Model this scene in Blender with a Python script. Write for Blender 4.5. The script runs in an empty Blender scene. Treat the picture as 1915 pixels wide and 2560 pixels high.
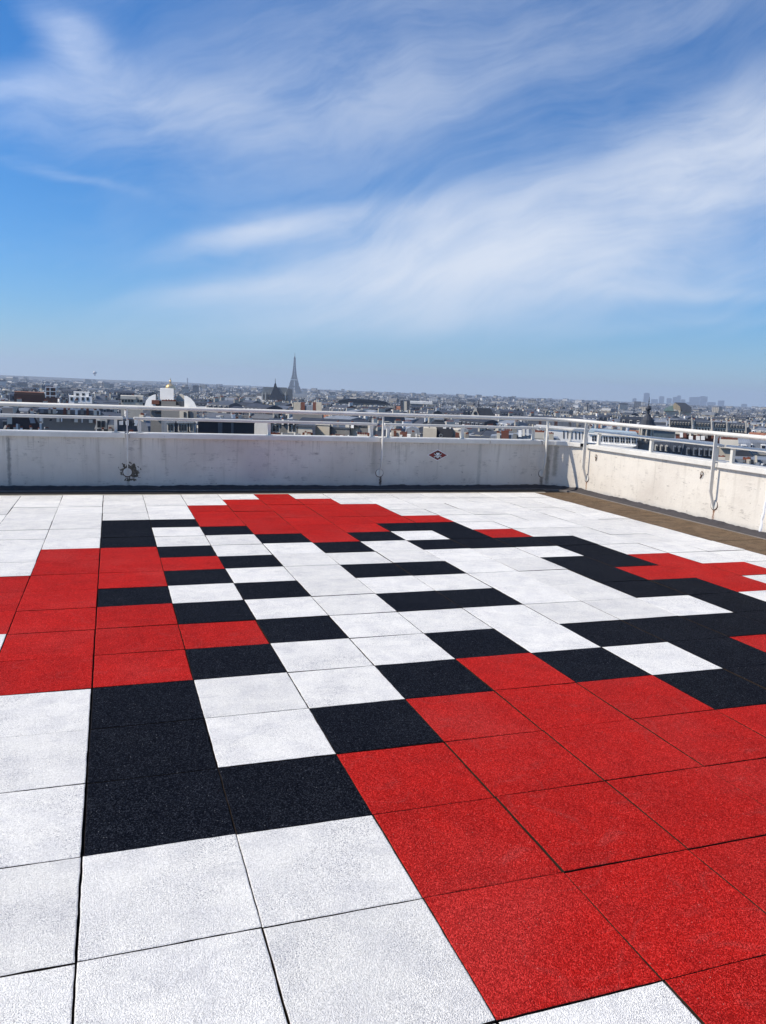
import bpy, bmesh, math, random
import numpy as np
from mathutils import Vector, Matrix

# ------------------------------------------------------------------ camera
sc = bpy.context.scene
col = sc.collection
PW, PH = 1915.0, 2560.0            # photograph size, used to turn pixels into directions
FPX = 1972.4
YAW, PITCH, ROLL = 0.334705, -0.155177, 0.0397523
CAM = Vector((0.10848, -2.04484, 1.54702))
_cy, _sy, _cp, _sp = math.cos(YAW), math.sin(YAW), math.cos(PITCH), math.sin(PITCH)
FWD = Vector((_sy*_cp, _cy*_cp, _sp))
_r0 = Vector((_cy, -_sy, 0)); _u0 = _r0.cross(FWD)
RGT = math.cos(ROLL)*_r0 + math.sin(ROLL)*_u0
UPV = -math.sin(ROLL)*_r0 + math.cos(ROLL)*_u0
cd = bpy.data.cameras.new('camera'); cam = bpy.data.objects.new('camera', cd); col.objects.link(cam)
M = Matrix((( RGT.x, UPV.x, -FWD.x, CAM.x), (RGT.y, UPV.y, -FWD.y, CAM.y), (RGT.z, UPV.z, -FWD.z, CAM.z), (0, 0, 0, 1)))
cam.matrix_world = M
cd.sensor_fit = 'HORIZONTAL'; cd.sensor_width = 36.0
cd.lens = FPX/PW*36.0
cd.clip_start = 0.05; cd.clip_end = 60000.0
sc.camera = cam

def ray(px, py):
    return (FWD + RGT*((px-PW/2)/FPX) - UPV*((py-PH/2)/FPX)).normalized()
def azel(px, py):
    d = ray(px, py)
    return math.atan2(d.x, d.y), math.atan2(d.z, math.hypot(d.x, d.y))
def at(px, py, dist):
    """point seen at that pixel at a horizontal distance from the camera"""
    d = ray(px, py); t = dist/math.hypot(d.x, d.y)
    return CAM + d*t

# ------------------------------------------------------------------ light
SUN_TO = Vector((-0.95, 0.31, 1.0)).normalized()
SUN_EL = math.asin(SUN_TO.z); SUN_AZ = math.atan2(SUN_TO.x, SUN_TO.y)
w = bpy.data.worlds.new('World'); sc.world = w; w.use_nodes = True
sd = bpy.data.lights.new('sun', 'SUN'); so = bpy.data.objects.new('sun', sd); col.objects.link(so)
sd.energy = 4.0; sd.angle = math.radians(0.53); sd.color = (1.0, 0.905, 0.77)
so.rotation_euler = (-SUN_TO).to_track_quat('-Z', 'Y').to_euler()
so.location = (-30, 10, 40)
sc.view_settings.view_transform = 'Standard'; sc.view_settings.look = 'None'
sc.view_settings.gamma = 1.0; sc.view_settings.use_curve_mapping = False
sc.view_settings.exposure = 0.36
sc.render.engine = 'CYCLES'
sc.cycles.use_denoising = True
sc.cycles.max_bounces = 6; sc.cycles.volume_bounces = 1
sc.cycles.sample_clamp_indirect = 8.0

# node helper
class N:
    def __init__(s, nt): s.nt = nt; s.l = nt.links
    def node(s, t, **k):
        n = s.nt.nodes.new(t)
        for a, b in k.items(): setattr(n, a, b)
        return n
    def put(s, sock, v):
        if isinstance(v, bpy.types.NodeSocket): s.l.new(v, sock)
        elif v is not None:
            if hasattr(sock, 'default_value') and hasattr(sock.default_value, '__len__') and not hasattr(v, '__len__'):
                v = (v, v, v)
            if hasattr(v, '__len__') and hasattr(sock.default_value, '__len__') and len(sock.default_value) == 4 and len(v) == 3:
                v = (*v, 1)
            sock.default_value = v
    def m(s, op, a, b=None, c=None, clamp=False):
        n = s.node('ShaderNodeMath', operation=op, use_clamp=clamp)
        s.put(n.inputs[0], a)
        if b is not None: s.put(n.inputs[1], b)
        if c is not None: s.put(n.inputs[2], c)
        return n.outputs[0]
    def vm(s, op, a, b=None, scale=None):
        n = s.node('ShaderNodeVectorMath', operation=op)
        s.put(n.inputs[0], a)
        if b is not None: s.put(n.inputs[1], b)
        if scale is not None: s.put(n.inputs['Scale'], scale)
        return n.outputs['Value'] if op in ('DOT_PRODUCT', 'LENGTH', 'DISTANCE') else n.outputs['Vector']
    def mix(s, f, a, b, mode='MIX'):
        n = s.node('ShaderNodeMix', data_type='RGBA', blend_type=mode)
        s.put(n.inputs[0], f); s.put(n.inputs[6], a); s.put(n.inputs[7], b)
        return n.outputs[2]
    def ramp(s, f, lo, hi, a=0.0, b=1.0, smooth=True):
        n = s.node('ShaderNodeMapRange', interpolation_type='SMOOTHSTEP' if smooth else 'LINEAR')
        for i, v in enumerate((f, lo, hi, a, b)): s.put(n.inputs[i], v)
        return n.outputs[0]
    def noise(s, vec, scale, detail=3, rough=0.5, dist=0.0):
        n = s.node('ShaderNodeTexNoise')
        s.put(n.inputs['Vector'], vec); s.put(n.inputs['Scale'], scale)
        n.inputs['Detail'].default_value = detail; n.inputs['Roughness'].default_value = rough
        n.inputs['Distortion'].default_value = dist
        return n.outputs['Fac']
    def noisec(s, vec, scale, detail=2):
        n = s.node('ShaderNodeTexNoise')
        s.put(n.inputs['Vector'], vec); s.put(n.inputs['Scale'], scale); n.inputs['Detail'].default_value = detail
        return n.outputs['Color']
    def sep(s, v):
        n = s.node('ShaderNodeSeparateXYZ'); s.put(n.inputs[0], v); return n.outputs
    def comb(s, x, y, z):
        n = s.node('ShaderNodeCombineXYZ')
        for i, v in enumerate((x, y, z)): s.put(n.inputs[i], v)
        return n.outputs[0]

# sky: Nishita daylight with thin cirrus laid on it by direction
def build_sky():
    g = N(w.node_tree)
    for n in list(w.node_tree.nodes): w.node_tree.nodes.remove(n)
    sky = g.node('ShaderNodeTexSky', sky_type='NISHITA', sun_disc=False)
    sky.sun_elevation = SUN_EL; sky.sun_rotation = SUN_AZ % (2*math.pi)
    sky.altitude = 60; sky.air_density = 1.0; sky.dust_density = 0.25; sky.ozone_density = 1.5
    d = g.vm('NORMALIZE', g.node('ShaderNodeTexCoord').outputs['Generated'])
    # cirrus streaks run from low west to high north-west
    ang = math.radians(14)
    a1 = (RGT*math.cos(ang) + UPV*math.sin(ang)); a2 = (-RGT*math.sin(ang) + UPV*math.cos(ang)); a3 = FWD
    dz = g.sep(d)[2]
    p1 = g.vm('DOT_PRODUCT', d, tuple(a1)); p2 = g.vm('DOT_PRODUCT', d, tuple(a2)); p3 = g.vm('DOT_PRODUCT', d, tuple(a3))
    warp = g.noisec(d, 3.0, 3)
    wx = g.sep(g.vm('SUBTRACT', warp, (0.5, 0.5, 0.5)))
    q = g.comb(g.m('ADD', g.m('MULTIPLY', p1, 1.7), g.m('MULTIPLY', wx[0], 0.5)),
               g.m('ADD', g.m('MULTIPLY', p2, 9.5), g.m('MULTIPLY', wx[1], 1.5)),
               g.m('MULTIPLY', p3, 2.2))
    fine = g.noise(q, 2.2, 11, 0.66, 0.08)
    broad = g.noise(q, 0.8, 5, 0.55, 0.1)
    soft = g.noise(d, 3.2, 5, 0.55, 0.1)
    # wide veils (px, py, half-length, half-width, tilt deg, strength)
    lobes = [(950, 230, 1200, 300, 4, 0.13), (1500, 520, 560, 120, 15, 0.72), (1050, 690, 420, 100, 8, 0.72), (1830, 380, 330, 120, 26, 0.60), (1560, 640, 480, 95, 4, 0.55),
             (640, 590, 170, 34, 14, 0.62), (620, 735, 210, 22, 5, 0.40), (900, 545, 300, 38, 10, 0.45),
             (190, 115, 95, 62, -40, 0.48), (400, 290, 270, 66, 0, 0.34), (800, 290, 460, 120, 4, 0.16),
             (70, 235, 160, 45, 4, 0.28), (980, 120, 420, 200, 10, 0.15), (1640, 60, 330, 90, 14, 0.26),
             (1700, 720, 260, 20, -4, 0.24), (1650, 800, 360, 22, 3, 0.14), (820, 830, 420, 60, 2, 0.36), (1130, 790, 330, 45, 5, 0.34),
             (200, 450, 120, 12, -16, 0.18)]
    tot = None
    dw = g.vm('ADD', d, g.vm('SCALE', g.vm('SUBTRACT', g.noisec(q, 1.3, 4), (0.5, 0.5, 0.5)), scale=0.06))
    for (px, py, l1, l2, tilt, st) in lobes:
        c = ray(px, py); t = math.radians(tilt)
        ax = (RGT*math.cos(t) + UPV*math.sin(t)); ax = (ax - c*ax.dot(c)).normalized(); ay = c.cross(ax)
        k = FPX/ (1.0/FWD.dot(c))
        s1, s2 = l1/FPX*FWD.dot(c), l2/FPX*FWD.dot(c)
        dd = g.vm('SUBTRACT', dw, tuple(c))
        u1 = g.vm('DOT_PRODUCT', dd, tuple(ax/s1)); u2 = g.vm('DOT_PRODUCT', dd, tuple(ay/s2)); u3 = g.vm('DOT_PRODUCT', dd, tuple(c/0.6))
        rr = g.m('ADD', g.m('ADD', g.m('MULTIPLY', u1, u1), g.m('MULTIPLY', u2, u2)), g.m('MULTIPLY', u3, u3))
        e = g.m('MULTIPLY', g.m('EXPONENT', g.m('MULTIPLY', rr, -1.0)), st)
        tot = e if tot is None else g.m('ADD', tot, e)
    # thin cirrus goes on over the unseen sky, cover raised there as white fill
    front = g.ramp(p3, 0.2, 0.75)
    rest = g.m('MULTIPLY', g.ramp(broad, 0.45, 0.75), g.m('SUBTRACT', 0.80, g.m('MULTIPLY', front, 0.66)))
    tex = g.m('ADD', g.m('MULTIPLY', g.ramp(fine, 0.30, 0.72), 0.56), g.m('MULTIPLY', g.ramp(soft, 0.32, 0.70), 0.40))
    cl = g.m('MULTIPLY', g.m('ADD', g.m('MULTIPLY', tot, 1.15), rest), g.m('ADD', 0.27, tex))
    cl = g.m('MAXIMUM', g.m('SUBTRACT', cl, 0.06), 0.0)
    cl = g.m('SUBTRACT', 1.0, g.m('EXPONENT', g.m('MULTIPLY', cl, -1.3)))
    cl = g.m('MULTIPLY', cl, g.ramp(dz, -0.01, 0.14, 0.25, 1.0))
    blue = g.mix(1.0, sky.outputs[0], (0.155, 0.51, 0.88), 'MULTIPLY')
    veil = g.m('MULTIPLY', g.m('EXPONENT', g.m('MULTIPLY', g.m('MAXIMUM', dz, 0.0), -14.0)), 0.82)
    blue = g.mix(veil, blue, (3.6, 4.25, 5.0))
    # thin ice cloud scatters forward: brighter towards the sun
    fs = g.m('ADD', 1.0, g.m('MULTIPLY', g.ramp(g.vm('DOT_PRODUCT', d, tuple(SUN_TO)), 0.35, 1.0), 2.2))
    cloud = g.vm('SCALE', (5.4, 5.8, 6.5), scale=fs)
    c = g.mix(cl, blue, cloud)
    bg = g.node('ShaderNodeBackground'); g.put(bg.inputs['Color'], c); bg.inputs['Strength'].default_value = 0.115
    out = g.node('ShaderNodeOutputWorld'); g.l.new(bg.outputs[0], out.inputs[0])
build_sky()
HAZE_DENSITY = 0.82e-4

# ------------------------------------------------------------------ helpers
random.seed(7)
def tag(o, label=None, cat=None, group=None, kind=None):
    if label: o['label'] = label
    if cat: o['category'] = cat
    if group: o['group'] = group
    if kind: o['kind'] = kind
    return o
def empty(name, loc=(0, 0, 0), rz=0.0):
    o = bpy.data.objects.new(name, None); col.objects.link(o); o.location = loc; o.rotation_euler = (0, 0, rz)
    o.empty_display_size = 0.3
    return o
def link(name, me, parent=None, loc=None, rz=None):
    o = bpy.data.objects.new(name, me); col.objects.link(o)
    if parent: o.parent = parent
    if loc is not None: o.location = loc
    if rz is not None: o.rotation_euler = (0, 0, rz)
    return o
class MB:
    """collects faces; build() links them as one mesh object"""
    def __init__(s): s.v = []; s.f = []; s.mi = []
    def quad(s, a, b, c, d, mi=0):
        n = len(s.v); s.v += [tuple(a), tuple(b), tuple(c), tuple(d)]; s.f.append((n, n+1, n+2, n+3)); s.mi.append(mi); return s
    def poly(s, pts, mi=0):
        n = len(s.v); s.v += [tuple(p) for p in pts]; s.f.append(tuple(range(n, n+len(pts)))); s.mi.append(mi); return s
    def hexa(s, p, mi=0, top=None):
        """8 corners, bottom ring then top ring, counter-clockwise from above"""
        n = len(s.v); s.v += [tuple(q) for q in p]
        fs = [(3, 2, 1, 0), (4, 5, 6, 7), (0, 1, 5, 4), (1, 2, 6, 5), (2, 3, 7, 6), (3, 0, 4, 7)]
        for i, f in enumerate(fs):
            s.f.append(tuple(n+k for k in f)); s.mi.append(top if (top is not None and i == 1) else mi)
        return s
    def box(s, x0, x1, y0, y1, z0, z1, mi=0, top=None):
        return s.hexa([(x0, y0, z0), (x1, y0, z0), (x1, y1, z0), (x0, y1, z0), (x0, y0, z1), (x1, y0, z1), (x1, y1, z1), (x0, y1, z1)], mi, top)
    def bar(s, a, b, wdt, mi=0, h=None):
        a, b = Vector(a), Vector(b); d = (b-a).normalized()
        k = Vector((0, 0, 1)) if abs(d.z) < 0.9 else Vector((1, 0, 0))
        x = d.cross(k).normalized()*wdt/2; y = d.cross(x).normalized()*(h or wdt)/2
        return s.hexa([a-x-y, a+x-y, a+x+y, a-x+y, b-x-y, b+x-y, b+x+y, b-x+y], mi)
    def ring(s, prof, seg, c=(0, 0), mi=0, a0=0.0, close=True):
        """lathe: prof = [(r, z)...]"""
        n = len(s.v)
        for (r, z) in prof:
            for k in range(seg):
                t = a0 + 2*math.pi*k/seg; s.v.append((c[0]+r*math.cos(t), c[1]+r*math.sin(t), z))
        for j in range(len(prof)-1):
            for k in range(seg):
                k2 = (k+1) % seg
                s.f.append((n+j*seg+k, n+j*seg+k2, n+(j+1)*seg+k2, n+(j+1)*seg+k)); s.mi.append(mi)
        if close:
            s.f.append(tuple(n+(len(prof)-1)*seg+k for k in range(seg))); s.mi.append(mi)
            s.f.append(tuple(n+k for k in reversed(range(seg)))); s.mi.append(mi)
        return s
    def tube(s, pts, r, seg=10, mi=0):
        n0 = len(s.v); pts = [Vector(p) for p in pts]
        for i, p in enumerate(pts):
            d = (pts[min(i+1, len(pts)-1)] - pts[max(i-1, 0)]).normalized()
            k = Vector((0, 0, 1)) if abs(d.z) < 0.95 else Vector((1, 0, 0))
            x = d.cross(k).normalized(); y = x.cross(d)
            for j in range(seg):
                t = 2*math.pi*j/seg; s.v.append(tuple(p + x*(r*math.cos(t)) + y*(r*math.sin(t))))
        for i in range(len(pts)-1):
            for j in range(seg):
                j2 = (j+1) % seg
                s.f.append((n0+i*seg+j, n0+i*seg+j2, n0+(i+1)*seg+j2, n0+(i+1)*seg+j)); s.mi.append(mi)
        s.f.append(tuple(n0+j for j in reversed(range(seg)))); s.mi.append(mi)
        s.f.append(tuple(n0+(len(pts)-1)*seg+j for j in range(seg))); s.mi.append(mi)
        return s
    def sweep(s, path, prof, mi=0, cap=True, closed=True):
        """path = [(x, y, nx, ny)], prof = [(offset along n, z)] closed ring"""
        n0 = len(s.v); m = len(prof)
        for (x, y, nx, ny) in path:
            for (o, z) in prof: s.v.append((x+nx*o, y+ny*o, z))
        for i in range(len(path)-1):
            for j in range(m if closed else m-1):
                j2 = (j+1) % m
                s.f.append((n0+i*m+j, n0+(i+1)*m+j, n0+(i+1)*m+j2, n0+i*m+j2)); s.mi.append(mi)
        if cap and closed:
            s.f.append(tuple(n0+j for j in range(m))); s.mi.append(mi)
            s.f.append(tuple(n0+(len(path)-1)*m+j for j in reversed(range(m)))); s.mi.append(mi)
        return s
    def mesh(s, name, mats, smooth=False):
        me = bpy.data.meshes.new(name); me.from_pydata(s.v, [], s.f)
        for mt in (mats if isinstance(mats, (list, tuple)) else [mats]): me.materials.append(mt)
        if isinstance(mats, (list, tuple)) and len(mats) > 1: me.polygons.foreach_set('material_index', s.mi)
        if smooth: me.polygons.foreach_set('use_smooth', [True]*len(me.polygons))
        me.update()
        return me
    def build(s, name, mats, parent=None, loc=None, rz=None, smooth=False, fix=True):
        me = s.mesh(name, mats, smooth)
        if fix:
            bm = bmesh.new(); bm.from_mesh(me); bmesh.ops.recalc_face_normals(bm, faces=bm.faces); bm.to_mesh(me); bm.free()
        return link(name, me, parent, loc, rz)
def bevel(o, wd, seg=2):
    md = o.modifiers.new('bevel', 'BEVEL'); md.width = wd; md.segments = seg; md.limit_method = 'ANGLE'; md.angle_limit = math.radians(40)
    return o

def mat(name):
    m = bpy.data.materials.new(name); m.use_nodes = True
    nt = m.node_tree; b = nt.nodes['Principled BSDF']
    return m, N(nt), b
def simple(name, c, rough=0.7, var=0.12, scale=0.5, metal=0.0, spec=0.3, bump=0.0, bscale=30):
    m, g, b = mat(name)
    pos = g.node('ShaderNodeNewGeometry').outputs['Position']
    n = g.noise(pos, scale, 4, 0.6)
    f = g.ramp(n, 0.25, 0.75, 1-var, 1+var, False)
    g.put(b.inputs['Base Color'], g.vm('SCALE', tuple(c), scale=f))
    b.inputs['Roughness'].default_value = rough; b.inputs['Metallic'].default_value = metal; b.inputs['Specular IOR Level'].default_value = spec
    if bump:
        bn = g.node('ShaderNodeBump'); bn.inputs['Distance'].default_value = bump; bn.inputs['Strength'].default_value = 1.0
        g.put(bn.inputs['Height'], g.noise(pos, bscale, 4, 0.6)); g.l.new(bn.outputs[0], b.inputs['Normal'])
    return m

# ------------------------------------------------------------------ terrace materials
def tile_mat(name, c1, c2, speck, rough, spec, speck_amt, faded=None, glint=None, grit=0.3, wear=0.3, dust=(0.30, 0.28, 0.26), spark=None):
    m, g, b = mat(name)
    pos = g.node('ShaderNodeNewGeometry').outputs['Position']
    rnd = g.node('ShaderNodeObjectInfo').outputs['Random']
    pv = g.vm('ADD', pos, g.comb(g.m('MULTIPLY', rnd, 7.0), 0.0, 0.0))
    grain = g.noise(pv, 240, 2, 0.6)
    vor = g.node('ShaderNodeTexVoronoi', feature='F1'); g.put(vor.inputs['Vector'], pv); vor.inputs['Scale'].default_value = 290
    gr = g.sep(vor.outputs['Color'])[0]
    blot = g.noise(pv, 6.5, 4, 0.6, 0.4)
    wide = g.noise(pos, 1.3, 3, 0.5)
    c = g.mix(g.ramp(blot, 0.35, 0.7), c1, c2)
    if faded: c = g.mix(g.ramp(wide, 0.45, 0.72, 0.0, 0.5), c, faded)
    sc1 = g.ramp(g.noise(g.vm('MULTIPLY', pv, (1.0, 2.6, 1.0)), 4.2, 6, 0.68, 0.6), 0.56, 0.74)
    c = g.mix(g.m('MULTIPLY', sc1, wear), c, dust)
    c = g.vm('SCALE', c, scale=g.m('ADD', 0.90, g.m('MULTIPLY', rnd, 0.14)))
    c = g.vm('SCALE', c, scale=g.m('ADD', 1.0-grit, g.m('MULTIPLY', gr, 1.7*grit)))
    # dried puddle rims and tide marks
    pud = g.noise(pos, 2.1, 2, 0.4); rim = g.ramp(g.m('ABSOLUTE', g.m('SUBTRACT', pud, 0.57)), 0.0, 0.012, 0.22, 0.0)
    c = g.mix(g.m('MULTIPLY', rim, g.ramp(blot, 0.35, 0.6)), c, dust)
    pits = g.ramp(grain, 0.38, 0.45, 1.0, 0.0)
    thin = g.ramp(g.noise(pv, 3.0, 4, 0.65), 0.40, 0.68, 0.15, 1.0)
    c = g.mix(g.m('MULTIPLY', g.m('MULTIPLY', pits, thin), speck_amt), c, speck)
    if spark: c = g.vm('ADD', c, g.vm('SCALE', spark, scale=g.m('POWER', gr, 5.0)))  # grain sparkle added into the base colour
    if glint:   # bright specks: sparkle on the grains put into the colour
        v2 = g.node('ShaderNodeTexVoronoi', feature='F1'); g.put(v2.inputs['Vector'], pv); v2.inputs['Scale'].default_value = 115
        ch = g.sep(v2.outputs['Color'])[0]
        c = g.mix(g.m('MULTIPLY', g.m('GREATER_THAN', ch, 0.935), g.ramp(v2.outputs['Distance'], 0.12, 0.28, g.m('MULTIPLY', g.sep(v2.outputs['Color'])[1], 0.7), 0.0)), c, glint)
    # worn rim with the bare granulate showing at the arrises
    g.put(b.inputs['Base Color'], c)
    b.inputs['Roughness'].default_value = rough; b.inputs['Specular IOR Level'].default_value = spec
    h = g.m('ADD', g.m('MULTIPLY', grain, 0.7), g.m('MULTIPLY', g.ramp(vor.outputs['Distance'], 0.0, 0.7), -0.8))
    bn = g.node('ShaderNodeBump'); bn.inputs['Distance'].default_value = 0.0026; bn.inputs['Strength'].default_value = 0.9
    g.put(bn.inputs['Height'], h); g.l.new(bn.outputs[0], b.inputs['Normal'])
    return m
T_WHITE = tile_mat('white_rubber', (0.85, 0.835, 0.785), (0.75, 0.74, 0.715), (0.15, 0.155, 0.20), 0.75, 0.08, 0.85, grit=0.18, wear=0.42, dust=(0.50, 0.50, 0.51))
T_RED = tile_mat('red_rubber', (0.47, 0.013, 0.010), (0.39, 0.012, 0.010), (0.13, 0.005, 0.004), 0.62, 0.018, 0.7, (0.45, 0.034, 0.030), glint=(0.70, 0.26, 0.22), grit=0.45, wear=0.34, dust=(0.34, 0.055, 0.050), spark=(0.16, 0.03, 0.026))
T_BLACK = tile_mat('black_rubber', (0.0022, 0.0034, 0.0075), (0.0036, 0.0050, 0.0095), (0.008, 0.009, 0.013), 0.60, 0.012, 0.5, (0.007, 0.009, 0.014), glint=(0.34, 0.35, 0.38), grit=0.6, wear=0.35, dust=(0.022, 0.026, 0.032), spark=(0.035, 0.038, 0.045))
T_BROWN = tile_mat('bare_rubber', (0.18, 0.122, 0.075), (0.115, 0.080, 0.050), (0.34, 0.27, 0.19), 0.85, 0.1, 0.6, grit=0.5, wear=0.7, dust=(0.24, 0.18, 0.12))
BITUMEN = simple('bitumen', (0.055, 0.051, 0.054), 0.85, 0.25, 9, spec=0.25, bump=0.004, bscale=60)
UNDER = simple('roof_membrane', (0.012, 0.011, 0.012), 0.9, 0.2, 3)
STRIP = simple('membrane_edge', (0.42, 0.38, 0.31), 0.8, 0.2, 12, bump=0.002)
WHITE_METAL = simple('white_paint', (0.68, 0.66, 0.61), 0.42, 0.07, 2.0, spec=0.35)
def paint_mat():
    m, g, b_ = mat('chipped_white_paint')
    pos = g.node('ShaderNodeNewGeometry').outputs['Position']
    c = g.mix(g.ramp(g.noise(pos, 3.5, 4, 0.6), 0.35, 0.7), (0.70, 0.68, 0.63), (0.60, 0.585, 0.54))
    ch = g.ramp(g.noise(pos, 19, 4, 0.65), 0.69, 0.73)
    c = g.mix(g.m('MULTIPLY', ch, 0.8), c, (0.20, 0.13, 0.085))
    g.put(b_.inputs['Base Color'], c); b_.inputs['Roughness'].default_value = 0.45; b_.inputs['Specular IOR Level'].default_value = 0.35
    return m
WHITE_METAL = paint_mat()
JOINT = simple('joint_rubber', (0.026, 0.019, 0.014), 0.95, 0.4, 30, spec=0.05)
DARK_HOLE = simple('dark_hollow', (0.015, 0.014, 0.014), 0.9)
RUST = simple('rusty_iron', (0.10, 0.055, 0.035), 0.8, 0.4, 60)
RED_GLAZE = simple('red_glaze', (0.17, 0.004, 0.006), 0.3, 0.2, 40, spec=0.5)
BLACK_GLAZE = simple('black_glaze', (0.010, 0.010, 0.014), 0.3, spec=0.5)
WHITE_GLAZE = simple('white_glaze', (0.75, 0.77, 0.78), 0.3, spec=0.5)

POSTS_B = [-3.45, 0.32, 4.08, 6.97]          # x of the posts along the far parapet
POSTS_R = [8.955, 6.05, 3.15, 0.25]          # y along the right parapet
YB, XR, RC = 9.62, 7.42, 0.52
def wall_mat():
    m, g, b = mat('white_render')
    pos = g.node('ShaderNodeNewGeometry').outputs['Position']
    x, y, z = g.sep(pos)
    run = g.m('SUBTRACT', x, y)                                  # distance along the parapet, either leg
    big = g.noise(pos, 1.1, 4, 0.55); mid = g.noise(pos, 7, 5, 0.62); fin = g.noise(pos, 38, 4, 0.6)
    c = g.mix(g.ramp(big, 0.3, 0.7), (0.70, 0.66, 0.59), (0.58, 0.535, 0.475))
    c = g.mix(g.ramp(mid, 0.54, 0.78, 0.0, 0.6), c, (0.46, 0.42, 0.37))
    # rain streaks: noise squeezed along the wall, stretched in height
    st = g.noise(g.comb(g.m('MULTIPLY', run, 11.0), 0.0, g.m('MULTIPLY', z, 0.6)), 1.0, 4, 0.6)
    c = g.mix(g.m('MULTIPLY', g.ramp(st, 0.53, 0.76, 0.0, 0.75), g.m('MULTIPLY', g.ramp(z, 0.0, 0.75, 0.35, 1.0), g.ramp(x, 7.0, 7.35, 1.0, 0.45))), c, (0.34, 0.31, 0.26))
    dr = g.noise(g.comb(g.m('MULTIPLY', run, 30.0), 0.0, 0.0), 1.0, 3, 0.6)
    dl = g.ramp(g.m('SUBTRACT', 0.74, z), 0.0, g.ramp(dr, 0.45, 0.75, 0.02, 0.40), 1.0, 0.0)
    c = g.mix(g.m('MULTIPLY', dl, g.m('MULTIPLY', g.ramp(dr, 0.50, 0.72, 0.0, 0.65), g.ramp(x, 7.0, 7.35, 1.0, 0.35))), c, (0.26, 0.23, 0.19))
    # board-mark cracks, thin and nearly level
    lv = g.noise(g.comb(g.m('MULTIPLY', run, 1.6), 0.0, g.m('MULTIPLY', z, 26.0)), 1.0, 3, 0.5)
    crk = g.m('MULTIPLY', g.ramp(g.m('ABSOLUTE', g.m('SUBTRACT', lv, 0.5)), 0.0, 0.012, 1.0, 0.0), g.ramp(mid, 0.5, 0.62))
    c = g.mix(g.m('MULTIPLY', crk, 0.75), c, (0.17, 0.16, 0.15))
    pit = g.ramp(g.noise(pos, 21, 3, 0.55), 0.70, 0.73)
    c = g.mix(g.m('MULTIPLY', pit, 0.8), c, (0.16, 0.15, 0.14))
    wob = g.m('MULTIPLY', g.m('SUBTRACT', fin, 0.5), 0.05)
    def stain(c, coord, centre, half, z0, z1, colour, amt, soft=0.15):
        dx = g.m('ABSOLUTE', g.m('ADD', g.m('SUBTRACT', coord, centre), wob))
        a = g.ramp(dx, half*soft, half, 1.0, 0.0)
        bz = g.m('MULTIPLY', g.ramp(z, z0-0.03, z0+0.03), g.ramp(z, z1-0.04, z1+0.04, 1.0, 0.0))
        return g.mix(g.m('MULTIPLY', g.m('MULTIPLY', a, bz), g.m('MULTIPLY', g.ramp(mid, 0.25, 0.6, 0.6, 1.0), amt)), c, colour)
    onb = g.ramp(y, 9.3, 9.4); onr = g.m('SUBTRACT', 1.0, g.ramp(y, 9.05, 9.1))
    xb = g.mix(onb, 99.0, x); yr = g.mix(onr, 99.0, y)
    xb = g.m('ADD', g.m('MULTIPLY', x, onb), g.m('MULTIPLY', g.m('SUBTRACT', 1.0, onb), 99.0))
    yr = g.m('ADD', g.m('MULTIPLY', y, onr), g.m('MULTIPLY', g.m('SUBTRACT', 1.0, onr), 99.0))
    for (cx, h, z0, z1, cc, am) in [(-1.20, .035, 0, .72, (.22, .22, .21), .85), (3.98, .07, .22, .72, (.33, .31, .27), .5), (4.10, .03, .0, .19, (.055, .03, .022), .95),
                                    (5.80, .05, 0, .72, (.36, .35, .31), .6), (0.33, .03, 0, .15, (.30, .26, .22), .8), (6.97, .045, .0, .19, (.09, .07, .055), .9),
                                    (7.06, .05, .05, .72, (.25, .24, .21), .85), (7.17, .05, .2, .72, (.25, .24, .20), .7), (2.15, .25, .1, .6, (.52, .48, .47), .4)]:
        c = stain(c, xb, cx, h, z0, z1, cc, am)
    for (cy, h, z0, z1, cc, am) in [(6.05, .028, 0, .19, (.36, .15, .055), .9), (6.05, .012, .05, .18, (.06, .025, .015), .9), (8.955, .03, 0, .19, (.40, .22, .11), .8),
                                    (8.955, .012, .03, .18, (.16, .08, .05), .8), (3.15, .03, 0, .19, (.36, .15, .055), .9)]:
        c = stain(c, yr, cy, h, z0, z1, cc, am)
    # render flaked off round the fixing disc at x = 0.32
    dxx = g.m('MULTIPLY', g.m('SUBTRACT', x, 0.355), 1.0); dzz = g.m('MULTIPLY', g.m('SUBTRACT', z, 0.245), 1.05)
    rr = g.m('SQRT', g.m('ADD', g.m('MULTIPLY', dxx, dxx), g.m('MULTIPLY', dzz, dzz)))
    edge = g.m('ADD', rr, g.m('MULTIPLY', g.m('SUBTRACT', g.noise(pos, 21, 2, 0.5), 0.5), 0.26))
    fl = g.m('MULTIPLY', g.ramp(edge, 0.116, 0.124, 1.0, 0.0), onb)
    c = g.mix(fl, c, g.mix(g.ramp(fin, 0.4, 0.6), (0.10, 0.085, 0.065), (0.17, 0.15, 0.12)))
    # splash dirt along the foot
    c = g.mix(g.m('MULTIPLY', g.ramp(g.m('ADD', z, g.m('MULTIPLY', mid, 0.10)), 0.07, 0.15, 1.0, 0.0), 0.5), c, (0.33, 0.33, 0.33))
    g.put(b.inputs['Base Color'], c)
    b.inputs['Roughness'].default_value = 0.85; b.inputs['Specular IOR Level'].default_value = 0.2
    bn = g.node('ShaderNodeBump'); bn.inputs['Distance'].default_value = 0.012; bn.inputs['Strength'].default_value = 0.7
    h = g.m('ADD', g.m('MULTIPLY', mid, 0.8), g.m('SUBTRACT', g.m('MULTIPLY', fin, 0.25), g.m('ADD', g.m('MULTIPLY', fl, 0.5), g.m('MULTIPLY', pit, 0.35))))
    g.put(bn.inputs['Height'], h); g.l.new(bn.outputs[0], b.inputs['Normal'])
    return m
RENDER = wall_mat()

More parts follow.
